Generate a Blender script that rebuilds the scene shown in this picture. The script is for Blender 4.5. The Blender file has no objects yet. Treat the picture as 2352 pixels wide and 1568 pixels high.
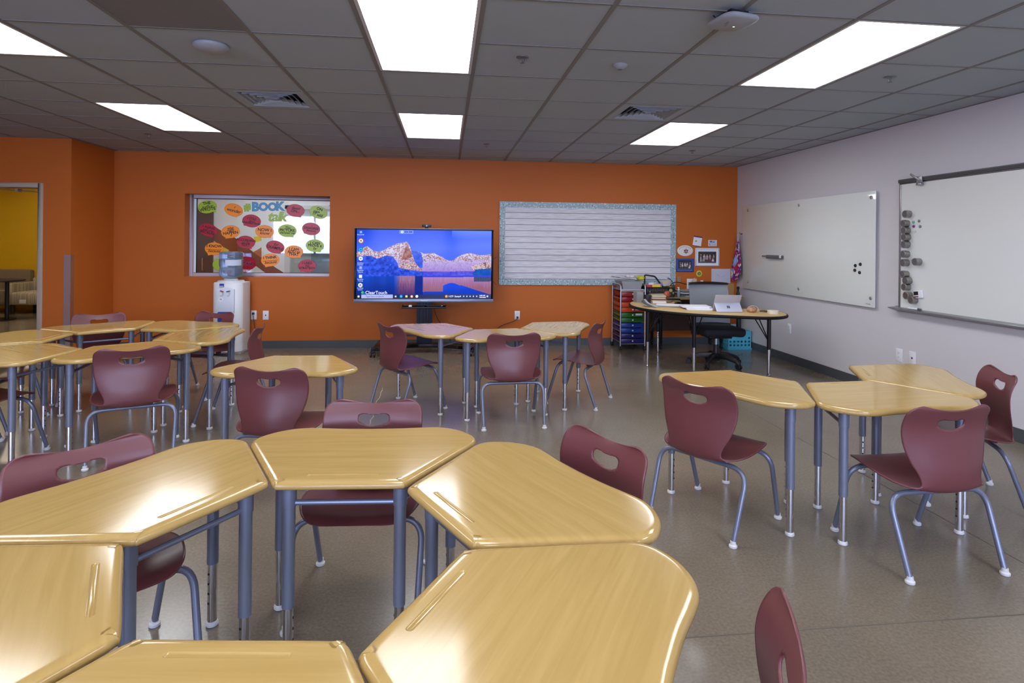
import bpy, bmesh, math, random
from mathutils import Vector, Matrix
random.seed(7)
SC = bpy.context.scene
COL = SC.collection
PI = math.pi
R = math.radians

# ------------------------------------------------------------------ camera
EYE, FPX, YAW, ROLL, VY = 1.385, 1334.5, -0.1131, -0.0100, 559.0
RM = Matrix.Rotation(YAW, 3, 'Z') @ Matrix.Rotation(ROLL, 3, 'Y')
cam_d = bpy.data.cameras.new('camera')
cam = bpy.data.objects.new('camera', cam_d)
COL.objects.link(cam)
cam_d.sensor_width = 36.0
cam_d.lens = FPX / 2352 * 36.0
cam_d.shift_y = -(784 - VY) / 2352
cam_d.clip_start = 0.02
rt, fw, up = RM @ Vector((1, 0, 0)), RM @ Vector((0, 1, 0)), RM @ Vector((0, 0, 1))
mw = Matrix.Identity(4)
for i in range(3):
    mw[i][0], mw[i][1], mw[i][2] = rt[i], up[i], -fw[i]
mw[2][3] = EYE
cam.matrix_world = mw
SC.camera = cam

def ray(x, y):
    return RM @ Vector(((x - 1176) / FPX, 1.0, -(y - VY) / FPX))
def on_y(x, y, Y):
    d = ray(x, y); p = d * (Y / d.y); return Vector((p.x, p.y, p.z + EYE))
def on_x(x, y, X):
    d = ray(x, y); p = d * (X / d.x); return Vector((p.x, p.y, p.z + EYE))
def on_z(x, y, Z):
    d = ray(x, y); p = d * ((Z - EYE) / d.z); return Vector((p.x, p.y, p.z + EYE))

# ------------------------------------------------------------------ materials
def lin(c):
    return tuple(((v / 255) / 12.92 if v / 255 <= .04045 else (((v / 255) + .055) / 1.055) ** 2.4) for v in c[:3]) + (1.0,)
MATS = {}
def mat(name, rgb=(128, 128, 128), rough=.5, metal=0.0, coat=0.0, spec=.5, emit=None, estr=1.0, trans=0.0, ior=1.5, alpha=1.0, bump=None, vary=None):
    m = bpy.data.materials.new(name); m.use_nodes = True
    nt = m.node_tree; b = nt.nodes['Principled BSDF']
    b.inputs['Base Color'].default_value = lin(rgb)
    b.inputs['Roughness'].default_value = rough
    b.inputs['Metallic'].default_value = metal
    b.inputs['Coat Weight'].default_value = coat
    b.inputs['Coat Roughness'].default_value = .08
    b.inputs['Specular IOR Level'].default_value = spec
    b.inputs['IOR'].default_value = ior
    b.inputs['Transmission Weight'].default_value = trans
    b.inputs['Alpha'].default_value = alpha
    if emit:
        b.inputs['Emission Color'].default_value = lin(emit); b.inputs['Emission Strength'].default_value = estr
    if bump or vary:
        tc = nt.nodes.new('ShaderNodeTexCoord')
        n = nt.nodes.new('ShaderNodeTexNoise')
        sc, st = bump or vary
        n.inputs['Scale'].default_value = sc; n.inputs['Detail'].default_value = 4
        nt.links.new(tc.outputs['Object'], n.inputs['Vector'])
        if bump:
            bp = nt.nodes.new('ShaderNodeBump'); bp.inputs['Strength'].default_value = st; bp.inputs['Distance'].default_value = .002
            nt.links.new(n.outputs['Fac'], bp.inputs['Height']); nt.links.new(bp.outputs['Normal'], b.inputs['Normal'])
        else:
            mx = nt.nodes.new('ShaderNodeMix'); mx.data_type = 'RGBA'
            mx.inputs['A'].default_value = tuple(v * (1 - st) for v in lin(rgb)[:3]) + (1,)
            mx.inputs['B'].default_value = tuple(min(1, v * (1 + st)) for v in lin(rgb)[:3]) + (1,)
            nt.links.new(n.outputs['Fac'], mx.inputs['Factor']); nt.links.new(mx.outputs['Result'], b.inputs['Base Color'])
    MATS[name] = m
    return m
def bsdf(m): return m.node_tree.nodes['Principled BSDF']
def N(m, t): return m.node_tree.nodes.new(t)
def L(m, a, b): m.node_tree.links.new(a, b)
def emis(name, rgb, s=1.0):
    m = bpy.data.materials.new(name); m.use_nodes = True; nt = m.node_tree; nt.nodes.clear()
    e = nt.nodes.new('ShaderNodeEmission'); o = nt.nodes.new('ShaderNodeOutputMaterial')
    e.inputs[0].default_value = lin(rgb); e.inputs[1].default_value = s
    nt.links.new(e.outputs[0], o.inputs[0]); MATS[name] = m
    return m
def vcol(name, rough=.5, emit=None, spec=.5, coat=0):
    m = mat(name, rough=rough, spec=spec, coat=coat)
    a = N(m, 'ShaderNodeVertexColor'); a.layer_name = 'col'
    if emit is None: L(m, a.outputs[0], bsdf(m).inputs['Base Color'])
    else:
        bsdf(m).inputs['Base Color'].default_value = (0.004, .004, .005, 1)
        L(m, a.outputs[0], bsdf(m).inputs['Emission Color']); bsdf(m).inputs['Emission Strength'].default_value = emit
    return m

ORANGE = (188, 100, 36)
m_orange = mat('orange_paint', ORANGE, .55, bump=(220, .12), spec=.3)
m_grey = mat('pale_grey_paint', (208, 205, 208), .6, bump=(220, .12), spec=.3)
m_yellow = mat('yellow_paint', (214, 168, 14), .6)
m_white = mat('white_paint', (225, 226, 226), .6)
m_brownp = mat('brown_paint', (132, 66, 34), .6)
m_tanp = mat('tan_orange_paint', (186, 104, 52), .6)
m_tile = mat('ceiling_tile', (167, 175, 184), .9, bump=(500, .25), spec=.1)
m_tbar = mat('ceiling_grid_metal', (128, 126, 124), .6, spec=.2)
m_base = mat('dark_rubber_base', (74, 78, 82), .45)
m_panel = emis('lit_diffuser', (250, 251, 255), 5.2)
m_lframe = mat('white_metal_trim', (205, 205, 205), .4)
m_alu = mat('window_aluminium', (196, 190, 202), .45, .15)
m_black = mat('black_plastic', (22, 23, 26), .4)
m_blackm = mat('black_metal', (20, 21, 24), .35, .3)
m_whitep = mat('white_plastic', (228, 229, 232), .35)
m_chrome = mat('chrome', (215, 217, 222), .14, 1.0)
m_steel = mat('brushed_steel', (196, 197, 200), .34, 1.0)
m_dark = mat('dark_slot', (12, 12, 12), .7)
m_legp = mat('grey_blue_enamel', (120, 127, 146), .3, .35, spec=.5)
m_chairp = mat('maroon_plastic', (106, 58, 61), .34, spec=.5, bump=(900, .06))
m_glide = mat('white_nylon', (215, 215, 215), .5)
m_paper = mat('white_paper', (232, 233, 240), .8)
m_glassc = mat('clear_glass', (255, 255, 255), 0.0, trans=1.0, ior=1.45)

# laminate for the desk tops
m_wood = mat('maple_laminate', (205, 172, 104), .135, spec=.5)
tc = N(m_wood, 'ShaderNodeTexCoord'); mp = N(m_wood, 'ShaderNodeMapping'); oi = N(m_wood, 'ShaderNodeObjectInfo')
mp.inputs['Scale'].default_value = (1.6, 26, 26)
L(m_wood, tc.outputs['Object'], mp.inputs['Vector'])
va = N(m_wood, 'ShaderNodeVectorMath'); va.operation = 'ADD'
vs = N(m_wood, 'ShaderNodeVectorMath'); vs.operation = 'SCALE'
cx = N(m_wood, 'ShaderNodeCombineXYZ')
for k in range(3): L(m_wood, oi.outputs['Random'], cx.inputs[k])
L(m_wood, cx.outputs[0], vs.inputs[0]); vs.inputs['Scale'].default_value = 40
L(m_wood, mp.outputs[0], va.inputs[0]); L(m_wood, vs.outputs[0], va.inputs[1])
n1 = N(m_wood, 'ShaderNodeTexNoise'); n1.inputs['Scale'].default_value = 1.5; n1.inputs['Detail'].default_value = 3; n1.inputs['Distortion'].default_value = .6; n1.inputs['Roughness'].default_value = .6
L(m_wood, va.outputs[0], n1.inputs['Vector'])
cr = N(m_wood, 'ShaderNodeValToRGB')
cr.color_ramp.elements[0].position = .33; cr.color_ramp.elements[0].color = lin((170, 140, 82))
cr.color_ramp.elements[1].position = .68; cr.color_ramp.elements[1].color = lin((181, 151, 93))
L(m_wood, n1.outputs['Fac'], cr.inputs[0]); L(m_wood, cr.outputs[0], bsdf(m_wood).inputs['Base Color'])

# polished concrete
m_floor = mat('polished_concrete', (128, 115, 98), .16, spec=.5)
tc = N(m_floor, 'ShaderNodeTexCoord')
na = N(m_floor, 'ShaderNodeTexNoise'); na.inputs['Scale'].default_value = .9; na.inputs['Detail'].default_value = 6; na.inputs['Roughness'].default_value = .6
nb = N(m_floor, 'ShaderNodeTexNoise'); nb.inputs['Scale'].default_value = 90; nb.inputs['Detail'].default_value = 3
L(m_floor, tc.outputs['Object'], na.inputs['Vector']); L(m_floor, tc.outputs['Object'], nb.inputs['Vector'])
ca = N(m_floor, 'ShaderNodeValToRGB')
ca.color_ramp.elements[0].position = .3; ca.color_ramp.elements[0].color = lin((114, 104, 90))
ca.color_ramp.elements[1].position = .72; ca.color_ramp.elements[1].color = lin((132, 121, 105))
L(m_floor, na.outputs['Fac'], ca.inputs[0])
cb = N(m_floor, 'ShaderNodeValToRGB')
cb.color_ramp.elements[0].position = .35; cb.color_ramp.elements[0].color = (.84, .84, .84, 1)
cb.color_ramp.elements[1].position = .7; cb.color_ramp.elements[1].color = (1.1, 1.09, 1.08, 1)
L(m_floor, nb.outputs['Fac'], cb.inputs[0])
mm = N(m_floor, 'ShaderNodeMix'); mm.data_type = 'RGBA'; mm.blend_type = 'MULTIPLY'; mm.inputs['Factor'].default_value = 1
L(m_floor, ca.outputs[0], mm.inputs['A']); L(m_floor, cb.outputs[0], mm.inputs['B'])
L(m_floor, mm.outputs['Result'], bsdf(m_floor).inputs['Base Color'])
mr = N(m_floor, 'ShaderNodeMapRange'); mr.inputs['To Min'].default_value = .13; mr.inputs['To Max'].default_value = .3
L(m_floor, na.outputs['Fac'], mr.inputs['Value']); L(m_floor, mr.outputs[0], bsdf(m_floor).inputs['Roughness'])

# ------------------------------------------------------------------ mesh helpers
class MB:
    """collects shapes and links them as ONE mesh object"""
    def __init__(s): s.v = []; s.f = []; s.mi = []; s.cur = 0
    def add(s, vs, fs):
        o = len(s.v); s.v += [tuple(v) for v in vs]; s.f += [tuple(i + o for i in f) for f in fs]; s.mi += [s.cur] * len(fs); return s
    def m(s, i): s.cur = i; return s
    def box(s, a, b, rot=None, piv=None):
        x0, y0, z0 = a; x1, y1, z1 = b
        vs = [Vector(p) for p in ((x0, y0, z0), (x1, y0, z0), (x1, y1, z0), (x0, y1, z0), (x0, y0, z1), (x1, y0, z1), (x1, y1, z1), (x0, y1, z1))]
        if rot is not None:
            pv = Vector(piv) if piv is not None else (Vector(a) + Vector(b)) / 2
            vs = [rot @ (v - pv) + pv for v in vs]
        return s.add(vs, [(0, 3, 2, 1), (4, 5, 6, 7), (0, 1, 5, 4), (1, 2, 6, 5), (2, 3, 7, 6), (3, 0, 4, 7)])
    def tube(s, pts, r, n=12, caps=True, closed=False):
        pts = [Vector(p) for p in pts]
        rs = r if isinstance(r, (list, tuple)) else [r] * len(pts)
        vs, fs = [], []; prev = None
        for i, p in enumerate(pts):
            if closed: t = pts[(i + 1) % len(pts)] - pts[i - 1]
            else: t = pts[min(i + 1, len(pts) - 1)] - pts[max(i - 1, 0)]
            t.normalize()
            if prev is None:
                a = Vector((0, 0, 1)) if abs(t.z) < .9 else Vector((1, 0, 0))
                u = t.cross(a).normalized()
            else:
                u = (prev - t * prev.dot(t)).normalized()
            prev = u; w = t.cross(u)
            for k in range(n):
                an = 2 * PI * k / n
                vs.append(p + (u * math.cos(an) + w * math.sin(an)) * rs[i])
        m = len(pts)
        for i in range(m if closed else m - 1):
            for k in range(n):
                a, b = i * n + k, i * n + (k + 1) % n
                c, d = ((i + 1) % m) * n + (k + 1) % n, ((i + 1) % m) * n + k
                fs.append((a, b, c, d))
        if caps and not closed:
            fs.append(tuple(range(n - 1, -1, -1))); fs.append(tuple((m - 1) * n + k for k in range(n)))
        return s.add(vs, fs)
    def lathe(s, prof, c=(0, 0, 0), n=24, axis=None, caps=True, arc=None):
        """prof = [(r, h)...] about the z axis through c, or another axis (unit Vector)"""
        q = Vector((0, 0, 1)).rotation_difference(Vector(axis).normalized()).to_matrix() if axis is not None else Matrix.Identity(3)
        c = Vector(c); vs, fs = [], []
        for r, h in prof:
            for k in range(n):
                an = 2 * PI * k / n
                vs.append(q @ Vector((r * math.cos(an), r * math.sin(an), h)) + c)
        for i in range(len(prof) - 1):
            for k in range(n):
                fs.append((i * n + k, i * n + (k + 1) % n, (i + 1) * n + (k + 1) % n, (i + 1) * n + k))
        if caps:
            if prof[0][0] > 1e-5: fs.append(tuple(range(n - 1, -1, -1)))
            if prof[-1][0] > 1e-5: fs.append(tuple((len(prof) - 1) * n + k for k in range(n)))
        return s.add(vs, fs)
    def prism(s, poly, z0, z1, fr=None):
        """poly = [(x, y)...] extruded z0..z1; fr maps (x,y,z) to a point"""
        fr = fr or (lambda x, y, z: (x, y, z)); n = len(poly)
        vs = [fr(x, y, z0) for x, y in poly] + [fr(x, y, z1) for x, y in poly]
        fs = [tuple(range(n - 1, -1, -1)), tuple(range(n, 2 * n))] + [(i, (i + 1) % n, n + (i + 1) % n, n + i) for i in range(n)]
        return s.add(vs, fs)
    def quad(s, a, b, c, d): return s.add([a, b, c, d], [(0, 1, 2, 3)])
    def build(s, name, mats, parent=None, bevel=0, smooth=35, seg=2, loc=None):
        me = bpy.data.meshes.new(name); me.from_pydata(s.v, [], s.f)
        if not isinstance(mats, (list, tuple)): mats = [mats]
        for m in mats: me.materials.append(m)
        if len(mats) > 1:
            for p, i in zip(me.polygons, s.mi): p.material_index = i
        bm = bmesh.new(); bm.from_mesh(me)
        bmesh.ops.remove_doubles(bm, verts=bm.verts, dist=1e-6)
        bmesh.ops.recalc_face_normals(bm, faces=bm.faces)
        if bevel:
            es = [e for e in bm.edges if e.is_manifold and e.calc_face_angle(0) > R(35)]
            bmesh.ops.bevel(bm, geom=es, offset=bevel, segments=seg, affect='EDGES', profile=.5, clamp_overlap=True)
        bm.to_mesh(me); bm.free()
        if smooth:
            for p in me.polygons: p.use_smooth = True
            me.set_sharp_from_angle(angle=R(smooth))
        o = bpy.data.objects.new(name, me); COL.objects.link(o)
        if parent is not None: o.parent = parent
        if loc is not None: o.location = loc
        return o

def tag(o, label=None, cat=None, group=None, kind=None):
    if label: o['label'] = label
    if cat: o['category'] = cat
    if group: o['group'] = group
    if kind: o['kind'] = kind
    return o
def thing(name, label, cat, loc=(0, 0, 0), rz=0.0, group=None):
    o = bpy.data.objects.new(name, None); o.empty_display_size = .1; COL.objects.link(o)
    o.location = loc; o.rotation_euler = (0, 0, rz)
    return tag(o, label, cat, group)
def struct(o): o['kind'] = 'structure'; return o
def dup(root, loc, rz, label=None, group=None):
    def cp(o, par):
        c = o.copy(); COL.objects.link(c)
        if par is not None: c.parent = par
        for ch in list(o.children): cp(ch, c)
        return c
    r = cp(root, None); r.location = loc; r.rotation_euler = (0, 0, rz)
    if label: r['label'] = label
    if group: r['group'] = group
    return r
def fillet(pts, rad, n=6):
    pts = [Vector(p) for p in pts]; out = [pts[0]]
    for i in range(1, len(pts) - 1):
        a, b, c = pts[i - 1], pts[i], pts[i + 1]
        r = rad[i - 1] if isinstance(rad, (list, tuple)) else rad
        d1 = min(r, (a - b).length * .49); d2 = min(r, (c - b).length * .49)
        p, q = b + (a - b).normalized() * d1, b + (c - b).normalized() * d2
        for k in range(n + 1):
            t = k / n; out.append(p * (1 - t) ** 2 + b * 2 * t * (1 - t) + q * t * t)
    out.append(pts[-1]); return out
def spline(pts, k=6, closed=False):
    pts = [Vector(p) for p in pts]; n = len(pts); out = []
    for i in range(n if closed else n - 1):
        if closed: a, b, c, d = pts[i - 1], pts[i], pts[(i + 1) % n], pts[(i + 2) % n]
        else: a, b, c, d = pts[max(i - 1, 0)], pts[i], pts[i + 1], pts[min(i + 2, n - 1)]
        for j in range(k):
            t = j / k
            out.append(.5 * (2 * b + (c - a) * t + (2 * a - 5 * b + 4 * c - d) * t * t + (3 * b - a - 3 * c + d) * t ** 3))
    if not closed: out.append(pts[-1])
    return out
def text_mesh(txt, size, depth=.0, shear=0.0, bold=0.0, align='CENTER', spacing=1.0):
    cu = bpy.data.curves.new('t', 'FONT'); cu.body = txt; cu.size = size; cu.align_x = align; cu.align_y = 'CENTER'
    cu.extrude = depth; cu.shear = shear; cu.offset = bold; cu.space_character = spacing; cu.resolution_u = 3
    o = bpy.data.objects.new('t', cu); COL.objects.link(o)
    dg = bpy.context.evaluated_depsgraph_get(); me = bpy.data.meshes.new_from_object(o.evaluated_get(dg))
    bpy.data.objects.remove(o); bpy.data.curves.remove(cu)
    return me
def text(name, txt, size, m, parent, mtx, depth=.0006, **kw):
    me = text_mesh(txt, size, depth, **kw); me.transform(mtx); me.materials.clear(); me.materials.append(m); me.name = name
    o = bpy.data.objects.new(name, me); COL.objects.link(o)
    if parent is not None: o.parent = parent
    return o
BACKM = Matrix(((1, 0, 0, 0), (0, 0, -1, 0), (0, 1, 0, 0), (0, 0, 0, 1)))      # text lying in xy -> upright, facing -y
RIGHTM = Matrix(((0, 0, -1, 0), (-1, 0, 0, 0), (0, 1, 0, 0), (0, 0, 0, 1)))    # upright, facing -x
def T(x, y, z): return Matrix.Translation((x, y, z))
# ------------------------------------------------------------------ the room
CEIL, YB, XR, XL, YF = 2.503, 7.81, 4.09, -4.145, 6.97
XW, YR = -6.6, -3.4            # far left wall and the window wall behind the camera
YH = 10.6                      # far side of the hallway behind the back wall
G = .61
GX = lambda i: (i - 5) * G + .163      # ceiling grid lines
GY = lambda j: j * G + 2.638

struct(MB().box((-11, YR - .3, -.1), (XR + .3, 14.2, 0)).build('floor', m_floor, smooth=0))
# saw cuts and the hairline crack in the slab
fj = MB()
fj.box((XW, 1.964, .0002), (XR, 1.969, .0008)); fj.box((2.54, 1.97, .0002), (2.545, YB, .0008))
fo = fj.build('trim_1', mat('joint_line', (96, 88, 77), .8), smooth=0); struct(fo)
ck = MB(); rnd = random.Random(3)
p0, p1 = on_z(880, 890, 0), on_z(795, 1110, 0)
cp = []
for i in range(25):
    t = i / 24; q = p0.lerp(p1, t); cp.append((q.x + rnd.uniform(-.012, .012), q.y, .0006))
for a, b in zip(cp, cp[1:]):
    w = rnd.uniform(.0015, .004); ck.quad((a[0] - w, a[1], a[2]), (a[0] + w, a[1], a[2]), (b[0] + w, b[1], b[2]), (b[0] - w, b[1], b[2]))
struct(ck.build('trim_2', mat('crack_filler', (172, 160, 138), .8), smooth=0))

# lights, vents: which grid cells are open
LIGHTS = [(i, j) for i in (0, 4, 8) for j in (0, 4, -4, -8)]
DIFF = [(2, 3), (7, 3)]
RET = [(2, 0)]
openc = set()
for i, j in LIGHTS: openc |= {(i, j), (i, j + 1)}
for c in DIFF + RET: openc.add(c)
tiles = MB(); I0, I1, J0, J1 = -7, 12, -10, 10
for i in range(I0, I1):
    for j in range(J0, J1):
        if (i, j) in openc: continue
        x0, x1, y0, y1 = max(GX(i), XW), min(GX(i + 1), XR), max(GY(j), YR), min(GY(j + 1), YB)
        if x1 - x0 < .01 or y1 - y0 < .01: continue
        tiles.box((x0, y0, CEIL), (x1, y1, CEIL + .02))
ceil = struct(tiles.build('ceiling', m_tile, smooth=0))
tb = MB()
for i in range(I0, I1 + 1):
    if XW < GX(i) < XR: tb.box((GX(i) - .012, YR, CEIL - .004), (GX(i) + .012, YB, CEIL + .0005))
for j in range(J0, J1 + 1):
    if not YR < GY(j) < YB: continue
    for i in range(I0, I1):
        x0, x1 = max(GX(i) + .012, XW), min(GX(i + 1) - .012, XR)
        if x1 <= x0: continue
        if any(i == a and j == b + 1 for a, b in LIGHTS): continue
        w = .007
        tb.box((x0, GY(j) - w, CEIL - .0035), (x1, GY(j) + w, CEIL + .0005))
tb.box((XW, YB - .02, CEIL - .004), (XR, YB, CEIL)); tb.box((XR - .02, YR, CEIL - .004), (XR, YB, CEIL))
tb.box((XL, YF - .02, CEIL - .004), (XL + .02, YB, CEIL)); tb.box((XW, YF - .02, CEIL - .004), (XL + .02, YF, CEIL))
struct(tb.build('trim_3', m_tbar, smooth=0))
struct(MB().box((XW, YR, CEIL + .3), (XR + .3, YB + .2, CEIL + .4)).build('ceiling_deck', m_tile, smooth=0))

# walls
WX0, WX1, WZ0, WZ1 = -3.305, -1.512, .921, 1.978
w = MB(); YB2 = YB + .24
w.box((XL - .2, YB, 0), (WX0, YB2, CEIL + .3)); w.box((WX1, YB, 0), (XR + .3, YB2, CEIL + .3))
w.box((WX0, YB, 0), (WX1, YB2, WZ0)); w.box((WX0, YB, WZ1), (WX1, YB2, CEIL + .3))
struct(w.build('wall_back', m_orange, smooth=0))
struct(MB().box((XL - .2, YF + .15, 0), (XL, YB, CEIL + .3)).build('wall_alcove', m_orange, smooth=0))
DX0, DX1, DZ = -5.50, -4.430, 2.000
w = MB(); YF2 = YF + .15
w.box((DX1, YF, 0), (XL, YF2, CEIL + .3)); w.box((XW, YF, 0), (DX0, YF2, CEIL + .3)); w.box((DX0, YF, DZ), (DX1, YF2, CEIL + .3))
struct(w.build('wall_entry', m_orange, smooth=0))
struct(MB().box((XR, YR - .3, 0), (XR + .3, YB, CEIL + .3)).build('wall_right', m_grey, smooth=0))
struct(MB().box((XW - .2, YR - .3, 0), (XW, YF2, CEIL + .3)).build('wall_left', m_orange, smooth=0))
# wall behind the camera with its windows
w = MB(); RZ0, RZ1 = .95, 2.25
RW = [(-5.6, -2.9), (-2.3, .05), (.30, 3.3)]
xs = [XW - .2] + [v for p in RW for v in p] + [XR + .3]
for k in range(0, len(xs), 2): w.box((xs[k], YR - .3, 0), (xs[k + 1], YR, CEIL + .3))
for a, b in RW:
    w.box((a, YR - .3, 0), (b, YR, RZ0)); w.box((a, YR - .3, RZ1), (b, YR, CEIL + .3))
struct(w.build('wall_rear', m_grey, smooth=0))
for k, (a, b) in enumerate(RW):
    fr = MB()
    for x0, x1, z0, z1 in ((a, b, RZ0, RZ0 + .05), (a, b, RZ1 - .05, RZ1), (a, a + .05, RZ0, RZ1), (b - .05, b, RZ0, RZ1), ((a + b) / 2 - .025, (a + b) / 2 + .025, RZ0, RZ1)):
        fr.box((x0, YR - .2, z0), (x1, YR - .12, z1))
    struct(fr.build('window_%d' % (k + 2), m_alu, smooth=0))

# baseboards
bt = .009
b = MB(); b.box((XL, YB - bt, 0), (XR, YB, .098)); struct(b.build('baseboard_back', m_base, smooth=0))
b = MB(); b.box((XR - bt, YR, 0), (XR, YB - bt, .098)); struct(b.build('baseboard_right', m_base, smooth=0))
b = MB(); b.box((XL, YF, 0), (XL + bt, YB - bt, .098)); b.box((DX1 + .045, YF - bt, 0), (XL + bt, YF, .098)); b.box((XW, YF - bt, 0), (DX0 - .045, YF, .098))
struct(b.build('baseboard_left', m_base, smooth=0))

# steel corner guard on the outside corner
g = MB(); t = .004
g.box((XL - .068, YF - t, .0), (XL + t, YF, 1.21)); g.box((XL, YF, .0), (XL + t, YF + .055, 1.21))
tag(g.build('corner_guard', m_steel, smooth=0), 'brushed steel guard covering the outside corner of the orange wall', 'corner guard')

# doorway
d = MB(); fw_ = .05
d.box((DX1 - fw_ + .0, YF - .012, 0), (DX1, YF2 + .012, DZ)); d.box((DX0, YF - .012, 0), (DX0 + fw_, YF2 + .012, DZ)); d.box((DX0 + fw_, YF - .012, DZ - fw_), (DX1 - fw_, YF2 + .012, DZ))
door = struct(d.build('door_1', mat('taupe_door_frame', (176, 162, 146), .45), bevel=.004))
c = MB(); zc = DZ - fw_ - .03
c.tube([(-4.95, YF + .07, zc + .012), (-4.72, YF + .09, zc), (-4.50, YF + .12, zc - .018)], .006, 8); c.box((-4.76, YF + .06, zc - .012), (-4.73, YF + .12, zc + .02))
c.build('closer_arm', m_steel, door)

# ------------------------------------------------------------------ lounge and hallway beyond
HX = -4.50
struct(MB().box((-11, 12.6, 0), (HX, 12.8, 3.0)).build('wall_lounge', m_yellow, smooth=0))
HWX = (-2.815, -1.0)        # interior window of the hall wall
hw = MB()
HZ0, HZ1 = .62, 2.02
hw.box((HX, YH, 0), (HWX[0], YH + .15, 3)); hw.box((HWX[1], YH, 0), (XR + .3, YH + .15, 3)); hw.box((HWX[0], YH, 0), (HWX[1], YH + .15, HZ0)); hw.box((HWX[0], YH, HZ1), (HWX[1], YH + .15, 3))
hall = struct(hw.build('wall_hall', m_white, smooth=0))
def stripe(pix, m, dy):
    s = MB(); pts = [on_y(420 + x * .15306, 430 + y * .15306, YH) for x, y in pix]
    s.prism([(p.x, p.z) for p in pts], YH - dy, YH, lambda x, y, z: (x, z, y)); s.build('painted_stripe', m, hall, smooth=0)
stripe([(345, 500), (560, 640), (860, 800), (1060, 975), (1400, 1210), (1530, 1290), (1250, 1290), (900, 1040), (700, 960), (345, 720)], m_brownp, .002)
stripe([(1180, 900), (1180, 1130), (940, 1290), (640, 1290), (800, 1090), (950, 1035)], m_tanp, .0015)
stripe([(1060, 745), (1180, 730), (1180, 800), (1080, 830)], mat('yellow_mural_paint', (232, 198, 40), .6), .0025)
stripe([(560, 870), (700, 945), (600, 975), (500, 990)], MATS['yellow_mural_paint'], .0025)
stripe([(2100, 320), (2330, 200), (2330, 320)], m_tanp, .0015)
fr = MB()
for x0, x1, z0, z1 in ((HWX[0], HWX[0] + .09, HZ0, HZ1), (HWX[0], HWX[1], HZ1 - .07, HZ1), (HWX[0], HWX[1], HZ0, HZ0 + .07), (HWX[1] - .08, HWX[1], HZ0, HZ1)):
    fr.box((x0, YH - .02, z0), (x1, YH + .08, z1))
struct(fr.build('window_5', m_lframe, smooth=0))
# classroom beyond the interior window
struct(MB().box((HX, 14.0, 0), (XR + .3, 14.2, 3)).build('wall_far', m_white, smooth=0))
p = lambda x, y, Y: on_y(420 + x * .15306, 430 + y * .15306, Y)
def slab(name, x0, y0, x1, y1, Y, th, m, label, cat, z0=None):
    a, b = p(x0, y0, Y), p(x1, y1, Y)
    if z0 is not None: b.z = z0
    return tag(MB().box((a.x, Y, b.z), (b.x, Y + th, a.z)).build(name, m, bevel=.004), label, cat)
fw5 = MB(); a, b = p(1255, 555, 13.95), p(1540, 735, 13.95)
fw5.box((a.x, 13.95, b.z), (b.x, 14, a.z)); ww = struct(fw5.build('window_6', emis('bright_daylight_pane', (255, 255, 255), 3.0), smooth=0))
slab('hanging_screen', 1555, 360, 2500, 860, 13.8, .03, m_whitep, 'white screen hanging in the room seen through the interior window', 'screen')
slab('filing_cabinet', 1925, 945, 2400, 1290, 13.3, .5, mat('blue_grey_steel', (110, 130, 148), .4), 'blue grey cabinet with drawers in the room beyond the interior window', 'cabinet', 0)
slab('work_counter', 1290, 870, 2400, 945, 13.2, .6, mat('dark_counter', (52, 58, 56), .5), 'dark counter along the wall of the room beyond the interior window', 'counter')
slab('counter_base', 1290, 945, 1920, 1290, 13.3, .5, mat('pale_counter_base', (176, 176, 170), .6), 'pale base unit under the dark counter beyond the interior window', 'cabinet', 0)
struct(MB().box((HX, YH + .15, 2.75), (XR + .3, 14, 2.85)).build('ceiling_far', m_white, smooth=0))
struct(MB().box((HX - .1, YH + .2, 0), (HX, 14.2, 3)).build('wall_partition', m_white, smooth=0))
# dark leaf standing open at the left of the hall
dl = MB(); a, b = on_y(452.5, 455, YH - .35), on_y(472, 640, YH - .35)
dl.box((a.x - .6, YH - .06, 0), (b.x + .0, YH - .02, 1.95)); dd = struct(dl.build('door_2', mat('dark_bronze', (64, 50, 40), .4), smooth=0))
hb = MB(); a, b = p(300, 1060, YH - .1), p(300, 1255, YH - .1)
hb.tube(fillet([(a.x, YH - .06, a.z), (a.x, YH - .12, a.z), (b.x, YH - .12, b.z), (b.x, YH - .06, b.z)], .03), .012, 10); hb.build('door_handle', m_chrome, dd)
struct(MB().box((-11, YF2, 2.75), (HX, 12.6, 2.85)).box((HX, YB2, 2.75), (XR + .3, YH + .15, 2.85)).build('ceiling_hall', m_white, smooth=0))
struct(MB().box((-11.2, YF2, 0), (-11, 12.8, 3)).build('wall_lounge_left', m_yellow, smooth=0))
struct(MB().box((XW - 4.4, YF, 0), (XW - .0, YF2, 3)).build('wall_lounge_near', m_yellow, smooth=0))
struct(MB().box((XR + .1, YB2, 0), (XR + .3, 14.2, 3)).build('wall_hall_end', m_white, smooth=0))

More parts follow.
